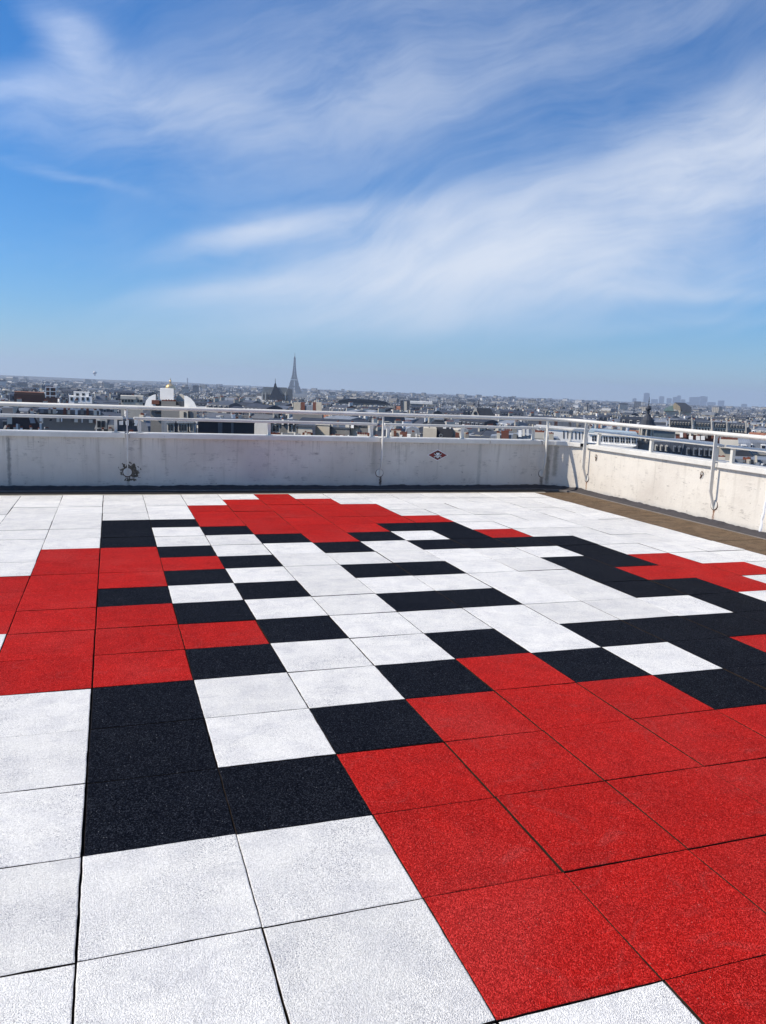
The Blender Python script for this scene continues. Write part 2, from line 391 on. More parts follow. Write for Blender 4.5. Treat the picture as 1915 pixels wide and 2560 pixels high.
# ------------------------------------------------------------------ terrace floor and its tiles
T = 0.5
floor = tag(MB().box(-8.0, 7.45, -6.0, 9.65, -0.35, -0.034).build('terrace_floor', UNDER), kind='structure')
ROWS = {  # painted cells: row -> {column: colour}; everything else white
 -3: 'R3-8', -2: 'R3-8', -1: 'R2-8', 0: 'R2-8', 1: 'K0-1 R2-8', 2: 'K0 K2 R3-5 K6-8', 3: 'K0 K3 R4 K5 K7 R8 K9',
 4: 'R-1-0 K1 K4 K6-9', 5: 'R-1-1 K2 K9', 6: 'R-2-0 K1 K4-5 K8-9 R10', 7: 'R-2--1 K0 K2 K8 R9-11',
 8: 'R-2-0 K1 K4-5 K8-9 R10', 9: 'R-1-1 K2 K9', 10: 'R-1-0 K1 K4 K6-9', 11: 'K0 K3 R4 K5 K7 R8',
 12: 'K0 K2 R3-5 K6-7', 13: 'K0-1 R2-7', 14: 'R2-6', 15: 'R2-6', 16: 'R3-5', 17: 'R4'}
import re
CELL = {}
for v, s in ROWS.items():
    for tok in s.split():
        mm = re.match(r'([RK])(-?\d+)(?:-(-?\d+))?$', tok); a = int(mm.group(2)); bb = int(mm.group(3)) if mm.group(3) else a
        for u in range(a, bb+1): CELL[(u, v)] = mm.group(1)
TM = {'W': T_WHITE, 'R': T_RED, 'K': T_BLACK}
def tile_mesh(name, wx, wy, gap, seed, n=12):
    rng = random.Random(seed); mb = MB(); hx, hy = wx/2-gap/2, wy/2-gap/2
    loop = []
    for (ax, ay, bx, by) in ((-1, -1, 1, -1), (1, -1, 1, 1), (1, 1, -1, 1), (-1, 1, -1, -1)):
        ph = [rng.uniform(0, 6.28) for _ in range(3)]
        for k in range(n):
            t = k/n; px, py = ax+(bx-ax)*t, ay+(by-ay)*t
            j = 0.0005*math.sin(2*t*6.28+ph[0]) + 0.0004*math.sin(7*t*6.28+ph[1]) + rng.uniform(-0.0008, 0.0005)
            loop.append((px*(hx+j), py*(hy+j)))
    rings = [(1.0, -0.03), (1.0, -0.0045), (1-0.0011/hx, -0.0016), (1-0.0045/hx, 0.0)]
    m = len(loop)
    for (s, z) in rings:
        for (px, py) in loop: mb.v.append((px*s, py*s, z))
    for i in range(len(rings)-1):
        for k in range(m):
            k2 = (k+1) % m
            mb.f.append((i*m+k, i*m+k2, (i+1)*m+k2, (i+1)*m+k)); mb.mi.append(1 if i < 2 else 0)
    mb.f.append(tuple(3*m+k for k in range(m))); mb.mi.append(0)
    me = mb.mesh(name, [T_WHITE, JOINT])
    return me
TILES = [tile_mesh('tile', T, T, (.0024, .0038, .0050, .0032, .0054, .0028, .0044, .0036)[k], 11+k) for k in range(8)]
def in_frame(x, y):
    d = Vector((x, y, 0)) - CAM; ww = d.dot(FWD)
    if ww < 0.3: return None
    px, py = PW/2+FPX*d.dot(RGT)/ww, PH/2-FPX*d.dot(UPV)/ww
    return px, py, ww
trng = random.Random(3)
cands = []; rest = []
for v in range(-11, 18):
    for u in range(-15, 13):
        best = 0; vis = False
        cs = [in_frame(u*T+a*T, v*T+bq*T) for a in (0, .5, 1) for bq in (0, .5, 1)]
        vis = any(c and -5 < c[0] < PW+5 and -5 < c[1] < PH+5 for c in cs)
        d = math.hypot(u*T+.25-CAM.x, v*T+.25-CAM.y)
        (cands if vis else rest).append((d, u, v))
cands.sort()
singles, more = cands[:286], cands[286:]
def tile_pose(u, v):
    r = random.Random(u*131+v*17+5)
    gapx = 0.0012 if u >= 0 else -0.0012
    return ((u+.5)*T + r.uniform(-.0014, .0014) + (gapx if u in (0, -1) else 0), (v+.5)*T + r.uniform(-.0012, .0012), r.uniform(-.0034, .0012)), r.uniform(-.0032, .0032)
for d, u, v in singles:
    loc, rz = tile_pose(u, v)
    o = link('tile', TILES[(u*5+v*3) % 8], floor, loc, rz)
    o.rotation_euler = (trng.uniform(-.0042, .0042), trng.uniform(-.0042, .0042), rz)
    o.material_slots[0].link = 'OBJECT'; o.material_slots[0].material = TM[CELL.get((u, v), 'W')]
mb = MB(); ms = [T_WHITE, T_RED, T_BLACK]
for d, u, v in rest+more:
    (x, y, z), rz = tile_pose(u, v); h = T/2-.0031; mi = 'WRK'.index(CELL.get((u, v), 'W'))
    mb.box(x-h, x+h, y-h, y+h, -.03, z, mi)
o = mb.build('tile_field', ms, floor); o['kind'] = 'stuff'
# bare tiles beside the right parapet
BW = 7.235-13*T
bare = [tile_mesh('bare_tile', BW, 1.0, 0.008, 90+k) for k in range(3)]
for i, v in enumerate(np.arange(-3.0, 8.99, 1.0)):
    o = link('bare_tile', bare[i % 3], floor, (13*T+BW/2+0.002, v+.5, trng.uniform(-.006, -.001)), trng.uniform(-.002, .002))
    o.material_slots[0].link = 'OBJECT'; o.material_slots[0].material = T_BROWN

# ------------------------------------------------------------------ parapet
def path(x0, x1, y1, off=0.0, seg=14):
    """far wall from x0, round the corner, down the right wall to y1; normals point into the terrace"""
    p = []
    cx, cy = XR-RC, YB-RC
    if x0 < cx:
        xs = [x0, min(cx, x1) if x1 is not None else cx]
        p += [(xs[0], YB, 0, -1), (xs[1], YB, 0, -1)]
        if x1 is not None and x1 <= cx: return p
    for k in range(1 if p else 0, seg+1):
        t = math.pi/2*(1-k/seg); nx, ny = -math.cos(t), -math.sin(t)
        p.append((cx-nx*RC, cy-ny*RC, nx, ny))
    if y1 is not None and y1 < cy: p.append((XR, y1, -1, 0))
    return p
def arc(t0, t1, seg=10):
    cx, cy = XR-RC, YB-RC; p = []
    for k in range(seg+1):
        t = math.radians(t0+(t1-t0)*k/seg); nx, ny = -math.cos(t), -math.sin(t)
        p.append((cx-nx*RC, cy-ny*RC, nx, ny))
    return p
par = tag(empty('parapet_wall', (0, YB, 0)), 'white rendered concrete parapet with metal coping, curving round the corner of the painted terrace', 'wall')
inv = Vector((0, -YB, 0))
full = path(-9.0, None, -6.0)
o = MB().sweep(full, [(0, -0.1), (0, 0.722), (-0.24, 0.722), (-0.24, -0.1)]).build('wall_face', RENDER, par, inv)
# bitumen upstand: a sloping skirt with a ragged torn top edge
def ragged(p, step=0.05):
    out = []
    for a, b2 in zip(p[:-1], p[1:]):
        L = math.hypot(b2[0]-a[0], b2[1]-a[1]); n = max(1, int(L/step))
        for k in range(n):
            t = k/n; q = [a[i]+(b2[i]-a[i])*t for i in range(4)]; out.append(tuple(q))
    out.append(p[-1]); return out
rp = ragged(path(-9.0, None, -6.0)); mb = MB(); rr = random.Random(4); prev = None; hh = 0.045
for (x, y, nx, ny) in rp:
    hh = 0.6*hh + 0.4*(0.045+rr.uniform(-.014, .016))
    jag = hh + rr.uniform(-.004, .004)
    P = [(x+nx*.002, y+ny*.002, jag), (x+nx*.012, y+ny*.012, jag-.003), (x+nx*.028, y+ny*.028, .016), (x+nx*.125, y+ny*.125, -.006), (x+nx*.135, y+ny*.135, -.03)]
    if prev:
        for k in range(4): mb.quad(prev[k], prev[k+1], P[k+1], P[k])
    prev = P
mb.build('bitumen_upstand', BITUMEN, par, inv, fix=False)
# lighter membrane edge lying between upstand and tiles
mb = MB(); mb.sweep(path(-9.0, None, -6.0), [(.128, -.033), (.128, -.004), (.180, -.004), (.180, -.033)])
mb.build('membrane_edge', simple('grey_membrane', (.17, .155, .145), .85, .25, 9, bump=.003), par, inv)
# flat bitumen gutter between the far wall foot and the tiles; wall shadow darkened into its colour
mb = MB(); mb.box(-9, 6.9, 9.004, YB-.182, -.034, -.012)
mb.build('gutter_membrane', simple('gutter_bitumen_shaded', (0.010, 0.009, 0.010), .9, .25, 8, bump=.004), par, inv)
mb = MB(); mb.box(-8, 6.72, 9.012, 9.075, -.012, -.003); mb.build('edge_strip', STRIP, par, inv)

COP = [(.045, .722), (.045, .790), (-.285, .790), (-.285, .722)]
def coping(p):
    o = MB().sweep(p, COP).build('coping', WHITE_METAL, par, inv); bevel(o, .006, 2)
    # dark sheets standing for the shade inside the open coping ends
    for (e, s) in ((p[0], 1), (p[-1], -1)):
        x, y, nx, ny = e; tx, ty = (-ny, nx)
        q = p[1] if s == 1 else p[-2]
        dx, dy = x-q[0], y-q[1]; L = math.hypot(dx, dy); dx, dy = dx/L*.003, dy/L*.003
        m2 = MB(); m2.poly([(x+nx*o_+dx, y+ny*o_+dy, z) for (o_, z) in ((.036, .731), (.036, .781), (-.276, .781), (-.276, .731))])
        h = m2.build('coping_end', DARK_HOLE, o)
g = 0.028
for a, b2 in ((-9.0, POSTS_B[0]-g), (POSTS_B[0]+g, POSTS_B[1]-g), (POSTS_B[1]+g, POSTS_B[2]-g), (POSTS_B[2]+g, 5.95), (5.957, 6.897)):
    coping([(a, YB, 0, -1), (b2, YB, 0, -1)])
coping(arc(87, 6))
for a, b2 in ((POSTS_R[0]-.0, POSTS_R[1]+g), (POSTS_R[1]-g, POSTS_R[2]+g), (POSTS_R[2]-g, POSTS_R[3]+g), (POSTS_R[3]-g, -6.0)):
    coping([(XR, a-.03 if a == POSTS_R[0] else a, -1, 0), (XR, b2, -1, 0)])
# thin sleeves behind the posts where two copings meet
for (x, y, nx, ny) in [(q, YB, 0, -1) for q in POSTS_B[:3]] + [(6.92, YB, 0, -1)] + [(XR, q, -1, 0) for q in POSTS_R]:
    tx, ty = -ny, nx
    pts = [(x-tx*.05, y-ty*.05, nx, ny), (x+tx*.05, y+ty*.05, nx, ny)]
    MB().sweep(pts, [(.030, .724), (.030, .774), (-.24, .774), (-.24, .724)]).build('coping_sleeve', WHITE_METAL, par, inv)
# plastered-over crack at the right end
mb = MB(); rr = random.Random(9); prev = None
for k in range(15):
    z = .03+.69*k/14; yy = 5.26-.012*k/14*6+rr.uniform(-.006, .006); hw = .022+rr.uniform(-.006, .008)
    P = [(XR+.001, yy-hw, z), (XR-.010, yy-hw*.5, z), (XR-.012, yy+hw*.4, z), (XR+.001, yy+hw, z)]
    if prev:
        for i in range(3): mb.quad(prev[i], prev[i+1], P[i+1], P[i])
    prev = P
mb.build('plaster_repair', simple('fresh_plaster', (.80, .81, .84), .8, .06, 6, bump=.004), par, inv, smooth=True)

# ------------------------------------------------------------------ guard rail
rail = tag(empty('guard_rail', (0, YB, 0)), 'white painted steel guard rail with flat posts fixed along the terrace parapet', 'railing')
RO = 0.085                                                        # rail runs this far inside the wall face
full = path(-9.0, None, -6.0, seg=16)
o = MB().tube([(x+nx*RO, y+ny*RO, 1.150) for (x, y, nx, ny) in full], .029, 12).build('top_rail', WHITE_METAL, rail, inv, smooth=True)
def midrail(p, legs):
    o = MB().sweep(p, [(-.030, .972), (-.030, 1.012), (-.125, 1.012), (-.125, .972)]).build('middle_rail', WHITE_METAL, rail, inv); bevel(o, .012, 3)
    for (x, y, nx, ny) in legs:
        tx, ty = -ny, nx; mb = MB(); pts = [(x-tx*.021, y-ty*.021, nx, ny), (x+tx*.021, y+ty*.021, nx, ny)]
        mb.sweep(pts, [(-.055, .788), (-.055, .973), (-.100, .973), (-.100, .788)])
        mb.sweep([(x-tx*.05, y-ty*.05, nx, ny), (x+tx*.05, y+ty*.05, nx, ny)], [(-.04, .789), (-.04, .797), (-.115, .797), (-.115, .789)])
        mb.build('rail_leg', WHITE_METAL, o)
def bpt(x): return (x, YB, 0, -1)
def rpt(y): return (XR, y, -1, 0)
midrail([bpt(-9), bpt(-3.53)], [bpt(-8), bpt(-5.8), bpt(-3.65)])
midrail([bpt(-3.39), bpt(.27)], [bpt(-3.27), bpt(-1.40), bpt(.17)])
midrail([bpt(.41), bpt(4.03)], [bpt(.49), bpt(2.34), bpt(3.95)])
midrail([bpt(4.15), bpt(6.90)], [bpt(4.22), bpt(5.50), bpt(6.80)])
midrail([bpt(6.905)] + arc(89, 8)[1:], [arc(77, 76)[0], arc(38, 37)[0], arc(10, 9)[0]])
for a, b2 in zip(POSTS_R[:-1], POSTS_R[1:]):
    midrail([rpt(a-.05), rpt(b2+.06)], [rpt(a-.14), rpt((a+b2)/2), rpt(b2+.15)])
midrail([rpt(.19), rpt(-6)], [rpt(.1), rpt(-2)])
def post(x, y, nx, ny):
    tx, ty = -ny, nx; hw = .0075
    # flat bar set at right angles to the wall, cranked in to the fixing disc
    line = [(.004, .205, .012), (.078, .415, .050), (.085, .80, .050), (.085, 1.128, .050)]      # offset, z, width in the plane
    prof_in = [(.002, .215), (.058, .405), (.060, 1.132)]; prof_out = [(.110, 1.132), (.108, .430), (.020, .196), (.002, .190)]
    ring = prof_in + prof_out
    mb = MB()
    a = [(x-tx*hw+nx*o_, y-ty*hw+ny*o_, z) for (o_, z) in ring]; b2 = [(x+tx*hw+nx*o_, y+ty*hw+ny*o_, z) for (o_, z) in ring]
    mb.poly(a); mb.poly(list(reversed(b2)))
    for i in range(len(ring)):
        j = (i+1) % len(ring); mb.quad(a[i], b2[i], b2[j], a[j])
    o = mb.build('post', WHITE_METAL, rail, inv)
    m2 = MB(); n = 28; R = .058; zc = .238
    for (off, rad) in ((.0015, R), (.0075, R), (.010, R*.93)):
        for k in range(n):
            t = 2*math.pi*k/n; m2.v.append((x+tx*rad*math.cos(t)+nx*off, y+ty*rad*math.cos(t)+ny*off, zc+rad*math.sin(t)))
    for i in range(2):
        for k in range(n): m2.f.append((i*n+k, i*n+(k+1) % n, (i+1)*n+(k+1) % n, (i+1)*n+k)); m2.mi.append(0)
    m2.f.append(tuple(2*n+k for k in range(n))); m2.mi.append(0)
    m2.build('fixing_disc', WHITE_METAL, o)
    m3 = MB(); R2 = .066
    for (off, rad) in ((.001, R2), (.0045, R2*.985), (.0045, R*.97)):
        for k in range(n):
            t = 2*math.pi*k/n; m3.v.append((x+tx*rad*math.cos(t)+nx*off, y+ty*rad*math.cos(t)+ny*off, zc-.004+rad*math.sin(t)))
    for i in range(2):
        for k in range(n): m3.f.append((i*n+k, i*n+(k+1) % n, (i+1)*n+(k+1) % n, (i+1)*n+k)); m3.mi.append(0)
    m3.build('rusty_gasket', RUST, o)
for q in POSTS_B: post(*bpt(q))
for q in POSTS_R: post(*rpt(q))

# ------------------------------------------------------------------ small things on the walls
def anchor(py, pz, tilt, label):
    o = tag(empty('anchor_ring', (XR, py, pz)), label, 'wall anchor', 'rusty anchor rings on the right parapet')
    mb = MB(); pts = [(-.012, .022*math.cos(t)*1.0, .03+.026*math.sin(t)) for t in np.linspace(0, 2*math.pi, 15)]
    mb.tube(pts, .0042, 6); mb.build('ring', RUST, o, smooth=True)
    mb = MB(); mb.bar((.002, 0, .0), (-.014, 0, .0), .014); mb.bar((-.012, -.016, -.02), (-.012, .014, .012), .010); mb.bar((-.010, .004, -.045), (-.010, .006, -.015), .008)
    mb.build('bracket', RUST, o)
    m4 = MB()
    n = 14; rim = [(-.003, .036*math.cos(2*math.pi*k/n)*(1+.15*math.sin(3*k)), .0+.040*math.sin(2*math.pi*k/n)) for k in range(n)]
    m4.poly(rim)
    for k in range(n): a, b2 = rim[k], rim[(k+1) % n]; m4.quad(a, b2, (.002, b2[1]*1.15, b2[2]*1.15), (.002, a[1]*1.15, a[2]*1.15))
    m4.build('mortar_patch', simple('mortar', (.60, .58, .54), .9, .2, 20), o)
    o.rotation_euler = (tilt, 0, 0)
anchor(8.73, .585, 0, 'thin rusty anchor ring on the right parapet beside the curved corner')
anchor(6.33, .585, .3, 'rusty anchor bracket in a mortar patch between two posts of the right parapet')

# lozenge plaque on the far wall
pl = tag(empty('lozenge_plaque', (5.052, YB, .527)), 'red and black lozenge tile plaque with a white skull and crossbones on the far parapet', 'plaque')
def loz(name, hw, hh, y0, y1, m, parent, dz=0):
    mb = MB(); a = [(-hw, y0, dz), (0, y0, -hh+dz), (hw, y0, dz), (0, y0, hh+dz)]; b2 = [(p[0], y1, p[2]) for p in a]
    mb.poly(b2); 
    for k in range(4): mb.quad(a[k], a[(k+1) % 4], b2[(k+1) % 4], b2[k])
    return mb.build(name, m, parent)
loz('border', .180, .092, .004, -.004, WHITE_GLAZE, pl)
loz('red_field', .163, .080, -.003, -.0065, RED_GLAZE, pl)
# pixel tiles: black outline cells, white skull cells and bones, on a fixed small grid
art = ["......KKK......",
       ".....KKKKK.....",
       "...KKWWWWWKK...",
       "..WKKWWWWWKKW..",
       "..KWWKWWWKWWK..",
       "....KWKWKWK....",
       "....WWWWWWW....",
       "..WWKKWKWKKWW..",
       "..KKKKWWWKKKK..",
       "......KKK......"]
px_ = .0118
cellm = {}
for c_, mt in (('K', BLACK_GLAZE), ('W', WHITE_GLAZE)):
    mm = MB(); mm.box(-px_*.48, px_*.48, -.0095, -.006, -px_*.48, px_*.48); cellm[c_] = mm.mesh('mosaic_tile', mt)
for r_, row in enumerate(art):
    for k, ch in enumerate(row):
        if ch != '.':
            xx, zz = (k-7)*px_, (4.6-r_)*px_
            if abs(xx)/.163+abs(zz)/.080 < 1.0: link('mosaic_tile', cellm[ch], pl, (xx, 0, zz))

# ------------------------------------------------------------------ ground and hills
def sstep(a, b, x):
    t = min(1.0, max(0.0, (x-a)/(b-a))); return t*t*(3-2*t)
def gz(d): return -36.0 - 29.0*sstep(150, 2600, d)
HILLS = [(-9.0, 10200, 6.0, 900, 42), (-2.0, 10200, 5.0, 900, 33), (4.5, 10500, 4.0, 1000, 38), (9.5, 12000, 3.5, 1500, 27), (15.5, 11500, 3.0, 1300, 15), (26.2, 11000, 1.7, 900, 20), (52, 11500, 5, 1500, 25), (-24, 11000, 9, 1500, 55)]
def terrain(az_deg, d):
    z = gz(d)
    for (a, dd, wa, wd, h) in HILLS:
        z += h*math.exp(-((az_deg-a)/wa)**2-((d-dd)/wd)**2)
    return z
mb = MB(); rings_ = [0.5, 60, 150, 300, 600, 1000, 1600, 2600, 4000, 6000, 8000, 9000, 9800, 10500, 11200, 12000, 13000, 14500, 16000]; NA = 240
for d in rings_:
    for k in range(NA):
        a = 360.0*k/NA; aa = ((a+180) % 360)-180
        mb.v.append((CAM.x+d*math.sin(math.radians(a)), CAM.y+d*math.cos(math.radians(a)), terrain(aa, d)))
for i in range(len(rings_)-1):
    for k in range(NA):
        k2 = (k+1) % NA; mb.f.append((i*NA+k, i*NA+k2, (i+1)*NA+k2, (i+1)*NA+k)); mb.mi.append(0)
mb.f.append(tuple(range(NA))); mb.mi.append(0)
GROUND = simple('ground', (0.075, 0.078, 0.075), 0.95, 0.4, 0.004)
tag(mb.build('ground', GROUND, smooth=True), kind='structure')
# the building that carries the terrace
tag(MB().box(-9, 7.65, -14, 9.86, -37, -0.36).build('terrace_building', RENDER), 'tall white rendered building carrying the painted terrace on its roof', 'building')

# ------------------------------------------------------------------ city materials
def facade(name, c, win=False):
    m, g, b = mat(name)
    pos = g.node('ShaderNodeNewGeometry').outputs['Position']; rnd = g.node('ShaderNodeObjectInfo').outputs['Random']
    n = g.noise(pos, 0.16, 4, 0.6)
    f = g.m('MULTIPLY', g.ramp(n, 0.25, 0.75, 0.80, 1.15, False), g.m('ADD', 0.85, g.m('MULTIPLY', rnd, 0.3)))
    cc = g.vm('SCALE', c, scale=f)
    if win:   # far storeys: rows of dark windows
        x, y, z = g.sep(pos)
        hz = g.m('FRACT', g.m('MULTIPLY', z, 1/3.1)); hx = g.m('FRACT', g.m('MULTIPLY', g.m('ADD', x, g.m('MULTIPLY', y, 0.7)), 1/2.7))
        wn = g.m('MULTIPLY', g.m('MULTIPLY', g.m('GREATER_THAN', hz, 0.3), g.m('LESS_THAN', hz, 0.82)), g.m('MULTIPLY', g.m('GREATER_THAN', hx, 0.3), g.m('LESS_THAN', hx, 0.72)))
        nz = g.sep(g.node('ShaderNodeNewGeometry').outputs['Normal'])[2]
        wn = g.m('MULTIPLY', wn, g.m('LESS_THAN', nz, 0.3))
        cc = g.mix(wn, cc, (0.035, 0.04, 0.05))
    g.put(b.inputs['Base Color'], cc); b.inputs['Roughness'].default_value = 0.9; b.inputs['Specular IOR Level'].default_value = 0.15
    return m
def roofing(name, c, seam=0.0, rough=0.5, spec=0.4):
    m, g, b = mat(name)
    pos = g.node('ShaderNodeNewGeometry').outputs['Position']; rnd = g.node('ShaderNodeObjectInfo').outputs['Random']
    n = g.noise(pos, 0.35, 4, 0.65)
    f = g.m('MULTIPLY', g.ramp(n, 0.25, 0.75, 0.72, 1.22, False), g.m('ADD', 0.75, g.m('MULTIPLY', rnd, 0.5)))
    if seam:
        tc = g.node('ShaderNodeTexCoord').outputs['Object']; x = g.sep(tc)[0]
        s = g.m('GREATER_THAN', g.m('FRACT', g.m('MULTIPLY', x, 1/seam)), 0.9)
        f = g.m('MULTIPLY', f, g.m('SUBTRACT', 1.0, g.m('MULTIPLY', s, 0.4)))
    g.put(b.inputs['Base Color'], g.vm('SCALE', c, scale=f)); b.inputs['Roughness'].default_value = rough; b.inputs['Specular IOR Level'].default_value = spec
    return m
W_CREAM = facade('cream_stone', (0.56, 0.51, 0.42)); W_WHITE = facade('white_stucco', (0.80, 0.79, 0.76)); W_GREY = facade('grey_stone', (0.22, 0.215, 0.205))
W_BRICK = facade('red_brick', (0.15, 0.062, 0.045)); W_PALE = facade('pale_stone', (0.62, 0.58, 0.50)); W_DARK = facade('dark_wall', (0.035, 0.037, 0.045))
Z_LIGHT = roofing('zinc', (0.21, 0.23, 0.26), 0.6); Z_DARK = roofing('dark_zinc', (0.085, 0.095, 0.115), 0.6); SLATE = roofing('slate', (0.040, 0.046, 0.060), 0, .6, .3)
R_TILE = roofing('roof_tile', (0.24, 0.11, 0.07), 0, .9, .1); R_FLAT = roofing('roof_felt', (0.22, 0.22, 0.22), 0, .9, .1); R_GREEN = roofing('copper_green', (0.11, 0.17, 0.15), 0, .7, .2)
GLASS = simple('window_glass', (0.025, 0.03, 0.038), 0.15, 0.3, 0.3, spec=0.6)
TERRA = simple('terracotta', (0.19, 0.06, 0.035), 0.85, 0.4, 2)
GOLD = simple('gilded', (0.55, 0.36, 0.10), 0.35, 0.2, 0.2, metal=0.6)
IRON = simple('iron', (0.022, 0.021, 0.024), 0.7, 0.1, 0.02)
TOWER_G = facade('tower_glass', (0.16, 0.19, 0.23)); TOWER_P = facade('tower_pale', (0.42, 0.42, 0.42))
COPPER = roofing('weathered_bronze', (0.34, 0.27, 0.16), 0, .5, .4)

# ------------------------------------------------------------------ prototypes of the city blocks
def pots(mb, x0, x1, y, z, n, rng):
    for k in range(n):
        x = x0+(x1-x0)*(k+.5)/n; h = rng.uniform(.35, .75); mb.ring([(.13, z), (.11, z+h)], 6, (x, y))
def proto(kind, seed, near):
    rng = random.Random(seed)
    wd, dp, h = rng.uniform(11, 19), rng.uniform(11, 14), rng.uniform(18, 21.5)
    wm, rm, name, label, roof = kind
    root = bpy.data.objects.new(name, None); root.empty_display_size = 2
    tag(root, label, 'building', 'city blocks seen beyond the parapet')
    parts = []
    def add(nm, mb, m, par=None, kindv=None):
        me = mb.mesh(nm, m); bm = bmesh.new(); bm.from_mesh(me); bmesh.ops.recalc_face_normals(bm, faces=bm.faces); bm.to_mesh(me); bm.free()
        o = bpy.data.objects.new(nm, me); parts.append((o, par))
        if kindv: o['kind'] = kindv
        return o
    X, Y = wd/2, dp/2
    mb = MB(); mb.box(-X, X, -Y, Y, -4, h); mb.box(-X-.25, X+.25, -Y-.25, Y+.25, h-.45, h+.02); add('wall', mb, wm)
    mb = MB()
    if roof == 'mansard':
        hm, ins = rng.uniform(2.8, 4.4), rng.uniform(.9, 1.5); hr = hm+rng.uniform(.8, 1.6)
        a = [(-X, -Y, h+.02), (X, -Y, h+.02), (X, Y, h+.02), (-X, Y, h+.02)]; b2 = [(-X, -Y+ins, h+hm), (X, -Y+ins, h+hm), (X, Y-ins, h+hm), (-X, Y-ins, h+hm)]
        mb.hexa(a+b2); n = len(mb.v); rdg = [(-X, 0, h+hr), (X, 0, h+hr)]
        mb.quad(b2[0], b2[1], rdg[1], rdg[0]); mb.quad(b2[2], b2[3], rdg[0], rdg[1]); mb.poly([b2[1], b2[2], rdg[1]]); mb.poly([b2[3], b2[0], rdg[0]])
    elif roof == 'gable':
        hr = rng.uniform(3.2, 5.2); hm = hr*.5
        mb.quad((-X-.1, -Y-.3, h), (X+.1, -Y-.3, h), (X+.1, 0, h+hr), (-X-.1, 0, h+hr)); mb.quad((X+.1, Y+.3, h), (-X-.1, Y+.3, h), (-X-.1, 0, h+hr), (X+.1, 0, h+hr))
        mb.poly([(X, -Y, h), (X, Y, h), (X, 0, h+hr)]); mb.poly([(-X, Y, h), (-X, -Y, h), (-X, 0, h+hr)])
    else:
        hr = 1.0; hm = .3
        for (x0, x1, y0, y1) in ((-X, X, -Y, -Y+.3), (-X, X, Y-.3, Y), (-X, -X+.3, -Y+.3, Y-.3), (X-.3, X, -Y+.3, Y-.3)): mb.box(x0, x1, y0, y1, h+.03, h+.9)
        mb.box(-X+.3, X-.3, -Y+.3, Y-.3, h+.021, h+.1)
        bx = rng.uniform(-X*.4, X*.4); mb.box(bx-2, bx+2, -1.5, 2, h+.1, h+3.0); mb.box(bx+3, bx+4.2, 0, 1, h+.1, h+1.4)
    rf = add('roof', mb, rm)
    if roof != 'flat':
        for sx in (-1, 1):
            if rng.random() < .85:
                L = rng.uniform(2.0, 5.0); cy = rng.uniform(-2.0, 2.0); top = h+hr+rng.uniform(.6, 1.9); x = sx*(X-.36)
                mb = MB(); mb.box(x-.35, x+.35, cy-L/2, cy+L/2, h, top); mb.box(x-.42, x+.42, cy-L/2-.08, cy+L/2+.08, top-.25, top-.05)
                c = add('chimney', mb, rng.choice([W_CREAM, W_PALE, W_WHITE, W_PALE]))
                mb = MB()
                for k in range(int(L/.55)):
                    yy = cy-L/2+.35+k*.55; mb.ring([(.14, top-.02), (.11, top+rng.uniform(.4, .8))], 5, (x, yy))
                add('chimney_pots', mb, TERRA, c)
        if rng.random() < .5:
            mb = MB(); mb.bar((rng.uniform(-3, 3), 1, h+hr-.5), (rng.uniform(-3, 3)*.0+1, 1, h+hr+2.6), .07); mb.bar((.3, 1, h+hr+2.2), (1.8, 1, h+hr+2.25), .06); mb.bar((.5, 1, h+hr+1.7), (1.6, 1, h+hr+1.72), .06)
            add('aerial', mb, IRON)
    # windows: single parts on the near blocks, one joined part on the farther ones
    n = max(3, int(wd/2.5)); ww, wh = 1.05, 1.85
    one = MB(); one.box(-ww/2-.12, ww/2+.12, -.10, .02, -.12, wh+.15); onem = one.mesh('window', W_WHITE)
    gl = MB(); gl.box(-ww/2, -.03, -.13, -.09, 0, wh); gl.box(.03, ww/2, -.13, -.09, 0, wh); glm = gl.mesh('pane', GLASS)
    allw = MB(); allg = MB()
    for fl in range(3 if near else 3):
        z = h-2.9-3.05*fl
        for k in range(n):
            x = -X+(k+.5)*wd/n
            if near:
                o = bpy.data.objects.new('window', onem); o.location = (x, -Y, z); parts.append((o, None))
                o2 = bpy.data.objects.new('pane', glm); parts.append((o2, o))
            else:
                allw.box(x-ww/2, x+ww/2, -Y-.06, -Y+.02, z, z+wh)
        m = max(2, int(dp/3.4))
        for k in range(m):
            y = -Y+(k+.5)*dp/m
            allw.box(-X-.06, -X+.02, y-ww/2, y+ww/2, z, z+wh) if k % 2 else None
            allw.box(X-.02, X+.06, y-ww/2, y+ww/2, z, z+wh)
    if roof == 'mansard':
        for k in range(max(2, n-1)):
            x = -X+(k+.5)*wd/max(2, n-1); mb2 = MB()
            y0 = -Y+.12; zt = h+hm*.78
            mb2.box(x-.72, x+.72, y0, -Y+ins+.3, h+.35, zt); mb2.hexa([(x-.85, y0-.15, zt), (x+.85, y0-.15, zt), (x+.85, -Y+ins+.5, zt+.05), (x-.85, -Y+ins+.5, zt+.05), (x-.6, y0, zt+.3), (x+.6, y0, zt+.3), (x+.6, -Y+ins+.5, zt+.3), (x-.6, -Y+ins+.5, zt+.3)])
            if near:
                dm = add('dormer', mb2, [W_PALE, W_WHITE, Z_LIGHT][seed % 3], rf); 
            else: add('dormer', mb2, [W_PALE, W_WHITE, Z_LIGHT][seed % 3], rf)
            allw.box(x-.5, x+.5, y0-.05, y0+.02, h+.6, zt-.15)
    if allw.v: add('window_openings', allw, GLASS, None, 'stuff')
    top = h+hr
    return root, parts, top, wd, dp
